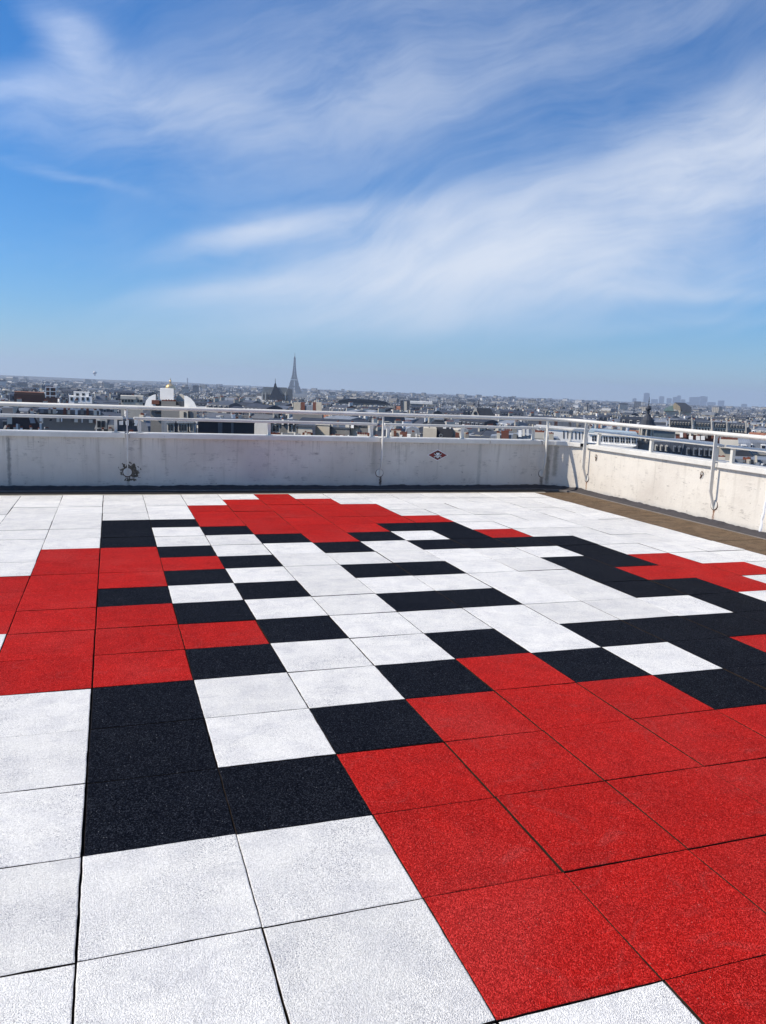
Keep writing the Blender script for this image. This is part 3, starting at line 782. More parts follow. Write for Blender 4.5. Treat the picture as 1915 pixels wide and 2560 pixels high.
KINDS = [(W_CREAM, Z_LIGHT, 'mansard_block', 'cream stone city block with light grey zinc mansard roof and dormers', 'mansard'),
         (W_PALE, Z_DARK, 'mansard_block', 'pale stone city block with dark zinc mansard roof and dormers', 'mansard'),
         (W_GREY, SLATE, 'slate_block', 'grey stone city block with steep slate mansard roof and dormers', 'mansard'),
         (W_WHITE, Z_LIGHT, 'gabled_block', 'white rendered city house with low zinc gable roof', 'gable'),
         (W_CREAM, Z_DARK, 'gabled_block', 'cream rendered city house with dark zinc gable roof', 'gable'),
         (W_WHITE, R_FLAT, 'flat_roof_block', 'white city block with flat roof and rooftop lift housing', 'flat'),
         (W_BRICK, SLATE, 'brick_block', 'red brick city house with slate gable roof', 'gable'),
         (W_PALE, R_TILE, 'tiled_block', 'pale city house with brown tiled gable roof', 'gable')]
WEIGHT = [5, 5, 4, 4, 4, 3, 1, 1.2]
PROTO = {}
for ki, kd in enumerate(KINDS):
    for vv in range(2):
        for near in (0, 1): PROTO[(ki, vv, near)] = proto(kd, ki*10+vv, near)
used = set()
def place(ki, vv, near, loc, rz, sc3):
    root, parts, top, wd, dp = PROTO[(ki, vv, near)]
    r = root.copy(); col.objects.link(r); r.location = loc; r.rotation_euler = (0, 0, rz); r.scale = sc3
    mp = {}
    for o, par in parts:
        c = o.copy(); col.objects.link(c); mp[o.as_pointer()] = c; c.parent = mp[par.as_pointer()] if par else r
    return r

# ------------------------------------------------------------------ things traced at their own distance
TURN = [0.0]
def plane_pt(px, py, D, px0):
    """point on the vertical plane facing the camera at distance D, the plane turned to pixel column px0"""
    a, _ = azel(px0, 1000); n = Vector((math.sin(a+TURN[0]), math.cos(a+TURN[0]), 0)); d = ray(px, py)
    v = Vector((math.sin(a), math.cos(a), 0))
    return CAM + d*(D*v.dot(n)/d.dot(n))
def prism(pts, D, depth, px0, mb=None, mi=0, bottom=None):
    """outline in photo pixels (clockwise from the top left), given real depth; bottom = ground z closes it downwards"""
    mb = mb or MB(); a, _ = azel(px0, 1000); n = Vector((math.sin(a), math.cos(a), 0))
    P = [plane_pt(x, y, D, px0) for (x, y) in pts]
    if bottom is not None:
        P = P + [Vector((P[-1].x, P[-1].y, bottom)), Vector((P[0].x, P[0].y, bottom))]
    Q = [p+n*depth for p in P]; k = len(P)
    mb.poly(P, mi); mb.poly(list(reversed(Q)), mi)
    for i in range(k): mb.quad(P[i], P[(i+1) % k], Q[(i+1) % k], Q[i], mi)
    return mb
KEEP = []     # (az0, az1, D, depth, el of lowest visible edge): keeps the filler clear of the traced buildings
LAND = []
class Traced:
    def __init__(s, name, label, D, px0, cat='building', x0=None, x1=None, ylow=None, depth=14, turn=0.0):
        TURN[0] = turn; s.D, s.px0 = D, px0; p = plane_pt(px0, 1100, D, px0); s.g = gz(D)
        s.o = tag(empty(name, (p.x, p.y, s.g)), label, cat); s.off = Vector((-p.x, -p.y, -s.g))
        if x0 is not None:
            KEEP.append((azel(x0-3, 1050)[0], azel(x1+3, 1050)[0], D, depth, azel((x0+x1)/2, ylow)[1]))
        LAND.append((azel(px0, 1050)[0], D, name.replace('_', ' ')))
    def part(s, name, pts, m, dD=0.0, depth=1.0, ground=False, parent=None, smooth=False):
        mb = pts if isinstance(pts, MB) else prism(pts, s.D+dD, depth, s.px0, bottom=s.g-2 if ground else None)
        return mb.build(name, m, parent or s.o, None if parent else s.off, smooth=smooth)
    def rect(s, name, x0, x1, y0, y1, m, dD=0.0, depth=1.0, ground=False, parent=None):
        t = (y1-y0)*0
        sl = 0.04                                    # photo horizon tilts down to the right
        return s.part(name, [(x0, y0), (x1, y0+(x1-x0)*sl), (x1, y1+(x1-x0)*sl), (x0, y1)] if not ground else [(x0, y0), (x1, y0+(x1-x0)*sl)], m, dD, depth, ground, parent)
    def clutter(s, x0, x1, y, n, dD=-.6, seed=1):
        rg = random.Random(seed+int(x0))
        for k in range(n):
            x = x0+(x1-x0)*(k+rg.uniform(.1, .9))/n; yy = y+(x-x0)*.04; q = rg.random()
            if q < .5:
                wv = rg.uniform(4, 9); h = rg.uniform(7, 13); s.rect('chimney', x, x+wv, yy-h, yy+3, rg.choice([W_CREAM, W_PALE, W_WHITE, W_GREY, W_BRICK]), dD, 1.0)
                s.pots(x+.5, x+wv-.5, yy-h+.5, max(2, int(wv/2.2)), dD+.3, rg.uniform(3, 6))
            elif q < .7: s.part('skylight', [(x, yy-4), (x+6, yy-3.8), (x+4, yy+1), (x-2, yy+.8)], rg.choice([GLASS, Z_LIGHT, W_WHITE]), dD, .3)
            elif q < .85: s.rect('vent', x, x+3, yy-8, yy+2, W_WHITE, dD, .5)
            else: s.rect('roof_box', x, x+9, yy-6, yy+2, rg.choice([W_WHITE, Z_LIGHT, W_PALE]), dD, 1.5)
    def pots(s, x0, x1, y, n, dD=0.3, h=6):
        mb = MB(); rng = random.Random(int(x0*7+y))
        for k in range(n):
            x = x0+(x1-x0)*(k+.5)/n; a = plane_pt(x, y+(x-x0)*.04, s.D+dD, s.px0); b2 = plane_pt(x, y+(x-x0)*.04-h*rng.uniform(.7, 1.1), s.D+dD, s.px0)
            mb.ring([(.16, a.z-.1), (.13, b2.z)], 6, (a.x, a.y))
        return mb.build('chimney_pots', TERRA, s.o, s.off)

# A: white building with rounded gables and zinc dormers
t = Traced('gabled_town_house', 'white building with rounded gable walls, square white shaft and zinc dormers', 168, 430, x0=352, x1=500, ylow=1088, depth=24, turn=0.72)
t.rect('wall', 376, 488, 1016, 0, W_GREY, 6, 14, True)
t.rect('shaft', 400, 434, 971, 1020, W_WHITE, 5, 6)
t.part('gable_wall', [(362, 1013), (365, 1002), (372, 993), (381, 988), (389, 986), (389, 1020), (362, 1019)], W_WHITE, 4, 1.2)
t.part('gable_wall', [(461, 989), (469, 991), (478, 997), (486, 1006), (491, 1017), (491, 1030), (461, 1028)], W_WHITE, 4, 1.2)
t.part('gable_wall', [(440, 996), (446, 986), (455, 985), (461, 990), (461, 1008), (440, 1006)], W_PALE, 9, 1.2)
t.rect('roof', 389, 461, 1001, 1030, Z_DARK, 4.5, 10)
t.rect('chimney', 379, 398, 1000, 1010, W_BRICK, 3.4, 1.0); t.rect('chimney', 403, 440, 1002, 1012, W_GREY, 3.4, 1.0); t.pots(404, 440, 1003, 11, 3.6, 5)
t.rect('side_wall', 403, 449, 1012, 0, W_GREY, 2.5, 3.0, True); t.rect('stair_tower', 449, 470, 1018, 0, W_CREAM, 1.5, 4.0, True); t.rect('window', 459, 464, 1030, 1043, GLASS, 1.3, .3)
t.rect('annex', 470, 492, 1022, 0, W_GREY, 2.2, 3.0, True)
t.rect('window', 386, 391, 1024, 1033, GLASS, 5.7, .4); t.rect('window', 393, 398, 1024, 1033, GLASS, 5.7, .4)
t.part('lower_roof', [(404, 1046), (488, 1049), (484, 1070), (486, 1096), (404, 1092)], Z_LIGHT, -1.5, 2.8)
t.rect('lower_wall', 404, 486, 1086, 0, W_CREAM, -1.0, 4, True)
for (x0, x1) in ((416, 438), (443, 471), (471, 486)):
    d = t.part('dormer', [(x0+2, 1056), (x1-2, 1057), (x1-2, 1080), (x0+2, 1079)], W_PALE, -2.6, 1.6)
    t.part('dormer_roof', [(x0-1, 1056), (x0+4, 1052), (x1, 1053), (x1, 1058), (x0-1, 1058)], Z_LIGHT, -3.0, 2.2)
    n = 3 if x1-x0 > 24 else 2
    for k in range(n):
        w0 = x0+4+(x1-x0-8)*k/n; t.rect('window', w0, w0+(x1-x0-8)/n-2, 1061, 1076, GLASS, -2.75, .3)
t.part('side_parapet', [(488, 1049), (495, 1050), (490, 1066), (488, 1092), (481, 1094), (481, 1080), (484, 1064)], W_WHITE, -2.2, 1.2)
# wall in front of it, deep shade put into its near-black colour
t = Traced('dark_clad_building', 'long building with wall coloured as deep shade between the gabled house and the cream walls', 150, 565, x0=494, x1=640, ylow=1088, depth=14)
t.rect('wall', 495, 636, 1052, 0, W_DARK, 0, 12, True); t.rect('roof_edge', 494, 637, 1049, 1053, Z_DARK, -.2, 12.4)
t.rect('grey_panel', 545, 556, 1056, 1090, Z_DARK, -.15, .3); t.rect('grey_panel', 578, 584, 1056, 1092, Z_DARK, -.15, .3)
t.clutter(496, 632, 1051, 6, .6, 4)
# left side: small roofs and dormers
t = Traced('zinc_roof_house', 'grey zinc roofed house with skylight and cream dormer, left of the rounded gables', 150, 280, x0=225, x1=345, ylow=1088, depth=16, turn=0.50)
t.rect('wall', 236, 345, 1072, 0, W_GREY, 1, 12, True)
t.part('roof', [(250, 1046), (340, 1048), (344, 1080), (242, 1076)], Z_DARK, -.4, 5)
t.part('skylight', [(277, 1047), (289, 1047), (286, 1064), (270, 1064)], Z_LIGHT, -.7, .3); t.rect('dormer', 270, 286, 1064, 1082, W_CREAM, -1.2, 2.0); t.rect('window', 276, 279, 1070, 1082, GLASS, -1.4, .3)
for x0 in (243, 254): t.rect('window', x0, x0+8, 1052, 1068, GLASS, -.8, .5)
t.rect('dormer', 240, 268, 1048, 1072, W_PALE, -.5, 1.5)
for x0 in (298, 314): t.rect('dormer_window', x0, x0+7, 1053, 1062, W_WHITE, -.8, .6)
t.clutter(300, 345, 1060, 4, -.9); t.clutter(236, 345, 1082, 7, -1.6, 3)
t = Traced('steep_roof_house', 'dark steep roofed house with white chimneys and a pale roof light at the far left', 145, 70, x0=8, x1=120, ylow=1076, depth=14)
t.rect('wall', 8, 118, 1072, 0, W_GREY, 1, 10, True)
t.clutter(8, 118, 1076, 7, -1.4, 2)
t.part('roof', [(34, 1037), (84, 1038), (110, 1080), (10, 1078)], simple('plum_slate', (.055, .042, .046), .7, .25, .6), -.2, 6)
t.part('roof_light', [(71, 1040), (84, 1040), (89, 1058), (76, 1058)], Z_LIGHT, -.5, .3)
for (x0, x1, y0, y1, m_) in ((40, 45, 1060, 1076, W_WHITE), (45, 50, 1061, 1076, W_GREY), (99, 104, 1058, 1076, W_WHITE), (104, 110, 1058, 1076, W_GREY), (18, 30, 1042, 1060, W_PALE), (105, 108, 1043, 1058, W_PALE)):
    t.rect('chimney', x0, x1, y0, y1, m_, -1.2, 1.0)
t = Traced('low_zinc_shed', 'long low blue grey zinc roof behind the steep roofed house', 230, 170, x0=92, x1=260, ylow=1050, depth=14)
t.rect('wall', 92, 258, 1036, 0, W_GREY, .5, 12, True); t.part('roof', [(95, 1022), (250, 1027), (262, 1038), (90, 1032)], Z_DARK, -.1, 12)
t.clutter(95, 250, 1030, 11, -.5)
t.clutter(95, 250, 1050, 9, -1.2, 5)
for x0 in (178, 186, 198, 207): t.rect('chimney', x0, x0+6, 1014, 1026, W_WHITE, 2, 1.2)
t = Traced('brick_hall', 'low dark red brick hall on the left of the skyline', 520, 72, x0=34, x1=112, ylow=1004, depth=20)
t.rect('wall', 35, 112, 985, 0, W_BRICK, 0, 20, True); t.rect('roof', 36, 111, 979, 986, R_TILE, .4, 19)
t = Traced('brick_tower_block', 'square brick tower block with white framed bays beside the brick hall', 500, 127, x0=112, x1=143, ylow=1000, depth=14, turn=0.50)
t.rect('wall', 113, 142, 967, 0, W_BRICK, 0, 12, True)
for x0 in (113, 124, 139): t.rect('white_pier', x0, x0+2.4, 967, 994, W_WHITE, -.3, .5)
for y0 in (967, 977, 988): t.rect('white_band', 113, 141, y0, y0+2, W_WHITE, -.5, .5)
for y0 in (970, 980): t.rect('window', 128, 133, y0, y0+7, GLASS, -.2, .3)
t = Traced('white_stepped_block', 'white stepped apartment building with terraces at the left', 420, 200, x0=170, x1=232, ylow=1004, depth=14, turn=0.60)
t.rect('wall', 172, 230, 990, 0, W_WHITE, 0, 12, True); t.rect('upper_floor', 184, 222, 979, 992, W_WHITE, 2, 9)
for x0 in (176, 190, 204, 216): t.rect('window', x0, x0+6, 993, 1001, GLASS, -.2, .4)
for x0 in (190, 205): t.rect('window', x0, x0+7, 983, 989, GLASS, 1.8, .4)
t = Traced('cream_terraced_block', 'cream apartment building with a broad top floor band left of the white shaft', 300, 330, x0=300, x1=360, ylow=1012, depth=14, turn=0.50)
t.rect('wall', 302, 357, 997, 0, W_CREAM, 0, 12, True); t.rect('cornice', 301, 340, 989, 997, W_PALE, -.3, 11); t.rect('upper_floor', 340, 358, 990, 998, W_PALE, 1, 10)
for x0 in (304, 312, 320, 328, 343, 350): t.rect('window', x0, x0+5, 999, 1005, GLASS, -.2, .4)

# B: cream party walls at the centre
t = Traced('party_wall_house', 'house with sunlit cream party wall, dark attic and chimney pots behind the rail', 170, 700, x0=634, x1=785, ylow=1096, depth=14, turn=0.72)
t.rect('wall', 636, 672, 1056, 0, W_WHITE, 0, 12, True); t.rect('attic', 672, 745, 1058, 0, W_GREY, 2, 9, True); t.rect('roof', 672, 746, 1050, 1060, SLATE, 1.8, 9)
for x0 in (682, 690, 722, 731): t.rect('window', x0, x0+6, 1063, 1078, GLASS, 1.8, .4)
for x0 in (679, 719): t.rect('dormer', x0, x0+20, 1059, 1084, W_PALE, 1.95, .6)
t.rect('cream_wall', 746, 781, 1064, 0, W_PALE, 1, 8, True); t.rect('lean_to_roof', 740, 790, 1061, 1066, Z_DARK, .6, 9)
t.pots(674, 700, 1086, 8, -.4); t.pots(756, 782, 1086, 8, -.4); t.rect('skylight', 705, 752, 1083, 1090, Z_LIGHT, -1, 1.5)
t.clutter(640, 745, 1056, 6, 1.2, 6); t.clutter(700, 780, 1090, 5, -1.2, 8)
t = Traced('cream_block_house', 'boxy cream walled house with flank coloured as shade and chimney rows at the centre', 165, 840, x0=786, x1=942, ylow=1098, depth=14, turn=0.70)
t.rect('wall', 789, 824, 1061, 0, W_CREAM, 0, 10, True); t.rect('flank', 824, 874, 1070, 0, W_GREY, 1, 8, True); t.rect('coping', 788, 825, 1059, 1062, W_PALE, -.2, 10.4); t.rect('flank_coping', 824, 875, 1067, 1071, Z_DARK, .8, 8.4)  # flank's dark grey puts shade into the wall colour
t.rect('rear_wall', 877, 900, 1064, 0, W_PALE, 3, 6, True); t.rect('rear_attic', 900, 940, 1064, 0, W_GREY, 2.4, 6, True); t.rect('rear_roof', 876, 942, 1058, 1066, Z_DARK, 2.2, 7)
t.rect('low_chimney', 893, 932, 1086, 1100, W_PALE, -.6, 1); t.pots(893, 925, 1086, 7, -.3); t.pots(826, 862, 1091, 9, -.3); t.rect('vent', 921, 926, 1070, 1084, W_WHITE, -.8, .8)
t.clutter(800, 940, 1064, 8, 1.0, 3); t.clutter(826, 940, 1094, 6, -1.2, 5)
t = Traced('twin_chimney_block', 'block with two pairs of cream and brick chimney walls above the rail', 330, 770, x0=730, x1=808, ylow=1030, depth=14, turn=0.70)
t.rect('wall', 732, 806, 1024, 0, W_GREY, 0, 12, True)
for (x0, x1, m_) in ((734, 751, W_CREAM), (752, 762, W_BRICK), (782, 790, W_BRICK), (791, 804, W_CREAM)): t.rect('chimney_wall', x0, x1, 1006, 1030, m_, -.3, 4)
t.rect('roof', 762, 782, 1014, 1030, Z_LIGHT, .2, 10)
# C: right of centre
t = Traced('cupola_house', 'cream gabled house with dark slate cupola and black party wall', 175, 1098, x0=1050, x1=1145, ylow=1104, depth=14, turn=0.55)
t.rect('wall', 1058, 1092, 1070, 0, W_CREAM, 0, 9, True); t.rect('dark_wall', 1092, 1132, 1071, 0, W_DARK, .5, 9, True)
t.part('cupola', [(1072, 1064), (1080, 1054), (1094, 1049), (1106, 1049), (1112, 1058), (1116, 1067), (1116, 1074), (1072, 1072)], SLATE, 2, 6); t.rect('cupola_band', 1084, 1110, 1047, 1050, Z_LIGHT, 1.8, 6)
m8 = MB(); p0 = plane_pt(1102, 1089, 174.9, 1098)
m8.ring([(.28, 0), (.40, 0), (.40, .2), (.28, .2)], 14, close=False); o = m8.build('round_window', W_PALE, t.o); o.location = p0+t.off; o.rotation_euler = (math.pi/2, 0, -.4)
t.rect('side_house', 1132, 1170, 1074, 0, W_PALE, 3, 8, True)
t.clutter(1060, 1168, 1074, 6, 1.0, 5); t.clutter(1134, 1168, 1094, 3, -.6, 7)
t = Traced('pot_row_house', 'house with long rows of red chimney pots beside the middle post', 190, 1000, x0=972, x1=1052, ylow=1100, depth=14, turn=0.55)
t.rect('wall', 975, 1050, 1086, 0, W_PALE, 0, 10, True); t.rect('chimney', 978, 1002, 1076, 1090, W_PALE, -.3, 1.2); t.pots(978, 1002, 1077, 8, 0, 6); t.rect('chimney', 1000, 1018, 1083, 1096, W_BRICK, -.6, 1.2); t.pots(1000, 1018, 1084, 6, -.2, 6)
t.part('roof', [(1016, 1072), (1030, 1066), (1048, 1074), (1050, 1090), (1012, 1090)], Z_LIGHT, 1, 8)
t.clutter(975, 1050, 1090, 5, -1.0, 2)
t = Traced('slate_tower', 'dark square tower with twin corner turrets above the roofs', 850, 1012, x0=1000, x1=1026, ylow=1028, depth=12, turn=0.40)
t.rect('wall', 1003, 1022, 1004, 0, W_CREAM, .5, 10, True)
for x0 in (1001, 1017): t.rect('turret', x0, x0+7, 1001, 1026, SLATE, 0, 11)
t = Traced('long_roof_hall', 'very long low hall with dark curved roof across the middle distance', 1150, 905, x0=846, x1=972, ylow=1014, depth=40)
t.rect('wall', 846, 970, 1003, 0, W_GREY, 0, 40, True); t.part('roof', [(846, 1001), (870, 997), (905, 998), (940, 1000), (965, 1004), (973, 1010), (846, 1006)], SLATE, -2, 44)
t = Traced('white_roof_hall', 'low hall with long white flat roof in the middle distance', 1000, 1053, x0=1025, x1=1082, ylow=1012, depth=40, turn=0.30)
t.rect('wall', 1026, 1080, 1009, 0, W_GREY, 0, 30, True); t.rect('roof', 1025, 1081, 1003, 1009, W_WHITE, -1, 32)
t = Traced('rose_window_church', 'stone church gable with round rose window and long dark slate roof', 640, 1206, 'church', x0=1176, x1=1242, ylow=1044, depth=30, turn=0.30)
t.part('gable', [(1178, 1038), (1188, 1018), (1198, 1039)], W_PALE, 0, 3, True)
p0 = plane_pt(1188.5, 1033, 639.6, 1206); m8 = MB(); m8.ring([(1.5, 0), (1.5, .25)], 16); o = m8.build('rose_window', GLASS, t.o); o.location = p0+t.off; o.rotation_euler = (math.pi/2, 0, -.42)
t.part('roof', [(1191, 1020), (1226, 1021), (1238, 1041), (1198, 1039)], SLATE, 1, 16); t.rect('wall', 1196, 1237, 1040, 0, W_CREAM, 2, 14, True)
# gothic church with fleche
t = Traced('gothic_church', 'large gothic church with dark crossing roof, spirelet and grey nave roofs', 1400, 690, 'church', x0=650, x1=733, ylow=1003, depth=45, turn=0.25)
t.rect('wall', 655, 728, 984, 0, W_GREY, 4, 40, True)
t.part('nave_roof', [(658, 967), (717, 969), (726, 988), (654, 986)], roofing('lead_roof', (.25, .255, .24)), 3, 30)
t.part('transept_roof', [(686, 966), (692, 966), (712, 1000), (670, 1000)], SLATE, -8, 20); t.part('transept_wall', [(670, 999), (712, 1001)], SLATE, -7, 18, True)
t.part('fleche', [(684, 968), (686, 960), (687.4, 957), (687.9, 946), (688.6, 946), (689.2, 957), (690.6, 960), (692, 968)], SLATE, 2, 5)
t.part('corner_tower', [(718, 975), (722, 970), (726, 973), (731, 974), (732, 990), (718, 990)], W_GREY, -4, 10); t.rect('corner_tower_base', 718, 732, 988, 0, W_GREY, -4, 10, True)
for x0 in (654, 662, 676, 700, 712): t.part('buttress', [(x0, 984), (x0+1.5, 979), (x0+3, 984), (x0+3.5, 1000), (x0, 1000)], W_PALE, -5, 6)
# gilded dome
def dome(px, ytop, ybase, hw, D, label, mdome, name='domed_church', cat='church'):
    a = at(px, ybase, D); b2 = at(px, ytop, D); R = hw*D/FPX*1.02; H = b2.z-a.z
    KEEP.append((azel(px-hw, 1000)[0], azel(px+hw, 1000)[0], D, R*2, azel(px, ybase+6)[1]))
    o = tag(empty(name, (a.x, a.y, gz(D))), label, cat); z0 = a.z-gz(D)
    MB().ring([(R*.9, 0), (R*.9, z0), (R*1.0, z0), (R*1.0, z0+1.2)], 24).build('drum', W_PALE, o)
    prof = [(R*math.cos(t_), z0+1.2+H*.52*math.sin(t_)) for t_ in np.linspace(0, 1.38, 9)]
    MB().ring(prof, 24).build('dome', mdome, o, smooth=True)
    MB().ring([(R*.19, z0+H*.5), (R*.19, z0+H*.72), (R*.24, z0+H*.73), (R*.10, z0+H*.82), (R*.02, z0+H)], 10).build('lantern', mdome, o)
dome(426, 945, 975, 13, 4300, 'gilded dome with lantern above the far roofs', GOLD)
# opera house: stage block with pediment and low green dome
t = Traced('opera_house', 'large theatre with bronze gabled stage house and low green dome', 1750, 1700, x0=1655, x1=1735, ylow=1034, depth=60, turn=0.30)
t.rect('wall', 1660, 1728, 1026, 0, W_CREAM, 8, 50, True)
t.part('stage_gable', [(1683, 1012), (1687, 1006), (1700, 1016), (1702, 1028), (1683, 1022)], COPPER, -6, 4); t.part('stage_roof', [(1687, 1006), (1713, 1007), (1729, 1018), (1729, 1029), (1702, 1029), (1700, 1016)], SLATE, -4, 40)
t.part('dome', [(1659, 1025), (1664, 1020), (1672, 1016), (1680, 1014), (1684, 1014), (1684, 1027), (1659, 1027)], R_GREEN, 0, 18)
# D: right hand foreground of the city
t = Traced('white_department_store', 'long white building with regular paired windows and a grey rounded roof edge', 205, 1530, x0=1466, x1=1600, ylow=1116, depth=18, turn=0.35)
def edge(x): return (x-1471)*.062
t.part('wall', [(1471, 1083), (1593, 1083+edge(1593)+1)], W_WHITE, 0, 12, True)
t.part('cornice', [(1470, 1082), (1595, 1091), (1595, 1094), (1470, 1085)], W_WHITE, -.5, 12)
t.part('roof', [(1470, 1081), (1476, 1075), (1593, 1084), (1596, 1091)], roofing('blue_zinc', (.33, .40, .44)), -.3, 12)
t.part('balcony', [(1472, 1106), (1590, 1115), (1580, 1119), (1472, 1111)], W_WHITE, -1.2, 1.2)
for k in range(8):
    x0 = 1480+k*14.2
    for q in (0, 6.0):
        f = t.part('window', [(x0+q-.6, 1088+edge(x0)), (x0+q+4.9, 1088.3+edge(x0)), (x0+q+4.9, 1103+edge(x0)), (x0+q-.6, 1102.6+edge(x0))], W_WHITE, -.12, .3)
        for (ya, yb) in ((1088.8, 1095), (1096, 1102)):
            t.part('pane', [(x0+q, ya+edge(x0)), (x0+q+4.3, ya+.2+edge(x0)), (x0+q+4.3, yb+.2+edge(x0)), (x0+q, yb+edge(x0))], GLASS, -.2, .15)
t = Traced('white_wing_building', 'lower white wing with cornice and tall narrow windows running to the corner posts', 255, 1410, x0=1338, x1=1470, ylow=1108, depth=16, turn=0.30)
t.part('wall', [(1342, 1066), (1470, 1077)], W_WHITE, 0, 12, True); t.part('cornice', [(1340, 1062), (1470, 1072), (1470, 1077), (1340, 1066)], W_WHITE, -.6, 12)
t.part('roof', [(1310, 1058), (1322, 1051), (1470, 1058), (1474, 1072), (1340, 1062)], Z_DARK, 2, 10)
for x0 in (1408, 1418, 1428, 1438, 1447, 1456): t.part('window', [(x0, 1078+(x0-1408)*.05), (x0+2.6, 1078+(x0-1408)*.05), (x0+2.6, 1096+(x0-1408)*.05), (x0, 1096+(x0-1408)*.05)], GLASS, -.12, .3)
t.clutter(1342, 1466, 1062, 6, 2.0, 9)
t = Traced('chimney_cluster_house', 'cluttered zinc roof with ranks of red chimney pots in front of the white wing', 170, 1310, x0=1222, x1=1404, ylow=1104, depth=10, turn=0.35)
t.rect('wall', 1224, 1402, 1094, 0, W_GREY, 0, 9, True); t.part('roof', [(1226, 1090), (1300, 1086), (1398, 1096), (1402, 1103), (1224, 1097)], Z_LIGHT, -.5, 8)
for (x0, x1, y0, m_) in ((1242, 1250, 1082, W_CREAM), (1253, 1272, 1081, W_BRICK), (1283, 1292, 1084, W_GREY), (1296, 1304, 1076, W_WHITE), (1306, 1312, 1074, W_PALE), (1316, 1322, 1073, W_WHITE), (1330, 1362, 1080, W_PALE), (1372, 1384, 1084, W_CREAM)):
    t.rect('chimney', x0, x1, y0, y0+16, m_, -.8, 1.0)
t.pots(1253, 1272, 1082, 8, -.5, 6); t.pots(1330, 1362, 1081, 14, -.5, 7); t.pots(1242, 1250, 1083, 3, -.5, 5); t.pots(1372, 1384, 1085, 5, -.5, 5)
for x0 in (1286, 1338, 1352): t.part('skylight', [(x0, 1090), (x0+9, 1090.5), (x0+6, 1097), (x0-4, 1096.5)], GLASS, -.7, .25)
# turret with lantern
TURN[0] = 0.0; D = 215; a = at(1612, 1122, D); o = tag(empty('corner_turret', (a.x, a.y, gz(D))), 'dark round corner turret with columns, bell roof, ball and tall spike', 'turret'); sc_ = D/FPX*1.10; zz = lambda y: at(1612, y, D).z-gz(D)
KEEP.append((azel(1590, 1050)[0], azel(1634, 1050)[0], D, 8, azel(1612, 1118)[1]))
MB().ring([(15*sc_, 0), (15*sc_, zz(1108)), (17*sc_, zz(1107)), (17*sc_, zz(1102)), (10*sc_, zz(1101)), (10*sc_, zz(1068))], 16).build('drum', W_GREY, o)
for k in range(8):
    t_ = 2*math.pi*k/8+.2; MB().ring([(1.9*sc_, zz(1102)), (1.7*sc_, zz(1068))], 8, (13.5*sc_*math.cos(t_), 13.5*sc_*math.sin(t_))).build('column', W_CREAM, o)
MB().ring([(17*sc_, zz(1069)), (18*sc_, zz(1067)), (18*sc_, zz(1061)), (16*sc_, zz(1059)), (13.5*sc_, zz(1050)), (9*sc_, zz(1043)), (5*sc_, zz(1038)), (3.4*sc_, zz(1034)), (3.4*sc_, zz(1026)), (5.4*sc_, zz(1024)), (6*sc_, zz(1021)), (4*sc_, zz(1018)), (1.2*sc_, zz(1015))], 16).build('bell_roof', SLATE, o)
MB().ring([(1.0*sc_, zz(1016)), (.8*sc_, zz(1004)), (1.8*sc_, zz(1003)), (.8*sc_, zz(1001)), (.3*sc_, zz(992))], 8).build('spike', SLATE, o)
# grey mansard with dormers in front
t = Traced('grey_mansard_house', 'grey zinc mansard roof with a row of round topped dormers below the turret', 180, 1705, x0=1622, x1=1800, ylow=1140, depth=16, turn=0.12)
def e2(x): return (x-1622)*.088
t.part('wall', [(1622, 1131), (1790, 1131+e2(1790))], W_GREY, .5, 11, True)
t.part('roof', [(1624, 1103), (1712, 1108), (1786, 1116), (1796, 1148), (1622, 1133)], Z_DARK, 0, 10)
t.part('roof_top', [(1626, 1098), (1712, 1102), (1786, 1110), (1788, 1117), (1712, 1109), (1624, 1104)], Z_LIGHT, .4, 9); t.part('verge', [(1708, 1110), (1711, 1110), (1704, 1139), (1700, 1139)], Z_LIGHT, -.4, .4)
for x0 in (1637, 1650, 1663, 1683, 1696): 
    y = 1112+e2(x0)*.7; t.part('dormer', [(x0, y), (x0+3, y-2), (x0+7, y), (x0+6, y+14), (x0-1, y+13)], W_PALE if x0 < 1683 else Z_LIGHT, -.9, 1.2); t.part('window', [(x0+3, y+2), (x0+6, y+2), (x0+5.4, y+12), (x0+2.5, y+12)], GLASS, -1.05, .3)
for x0 in (1716, 1733, 1747, 1760, 1772):
    y = 1114+e2(x0)*.62; t.part('dormer', [(x0, y+2), (x0+3, y-1), (x0+9, y+1), (x0+8, y+19), (x0-1, y+18)], Z_LIGHT, -.9, 1.2); t.part('window', [(x0+3, y+4), (x0+8, y+4), (x0+7.4, y+16), (x0+2.5, y+16)], GLASS, -1.05, .3)
t = Traced('blue_clad_wing', 'blue grey metal clad wing with brown roof terrace behind the turret', 240, 1665, x0=1626, x1=1690, ylow=1100, depth=14)
t.rect('wall', 1627, 1688, 1074, 0, roofing('teal_metal', (.16, .22, .25)), 0, 10, True); t.rect('roof_edge', 1626, 1689, 1071, 1075, Z_LIGHT, -.3, 10.5)
t = Traced('brick_parapet_house', 'brown brick house with pale roof clutter and red chimney pots right of the turret', 230, 1750, x0=1690, x1=1850, ylow=1112, depth=14, turn=0.30)
t.rect('wall', 1690, 1800, 1084, 0, W_BRICK, 0, 10, True); t.rect('parapet', 1688, 1802, 1081, 1085, W_PALE, -.3, 10.5)
for x0 in (1722, 1740, 1752): t.rect('roof_box', x0, x0+10, 1090, 1100, W_WHITE, -2, 2)
t.clutter(1690, 1800, 1090, 7, -1.2, 4)
t.rect('chimney', 1800, 1846, 1098, 1120, W_PALE, -2, 1.2); t.pots(1802, 1844, 1099, 14, -1.6, 9); t.rect('annex', 1800, 1850, 1112, 0, W_CREAM, -1, 8, True)
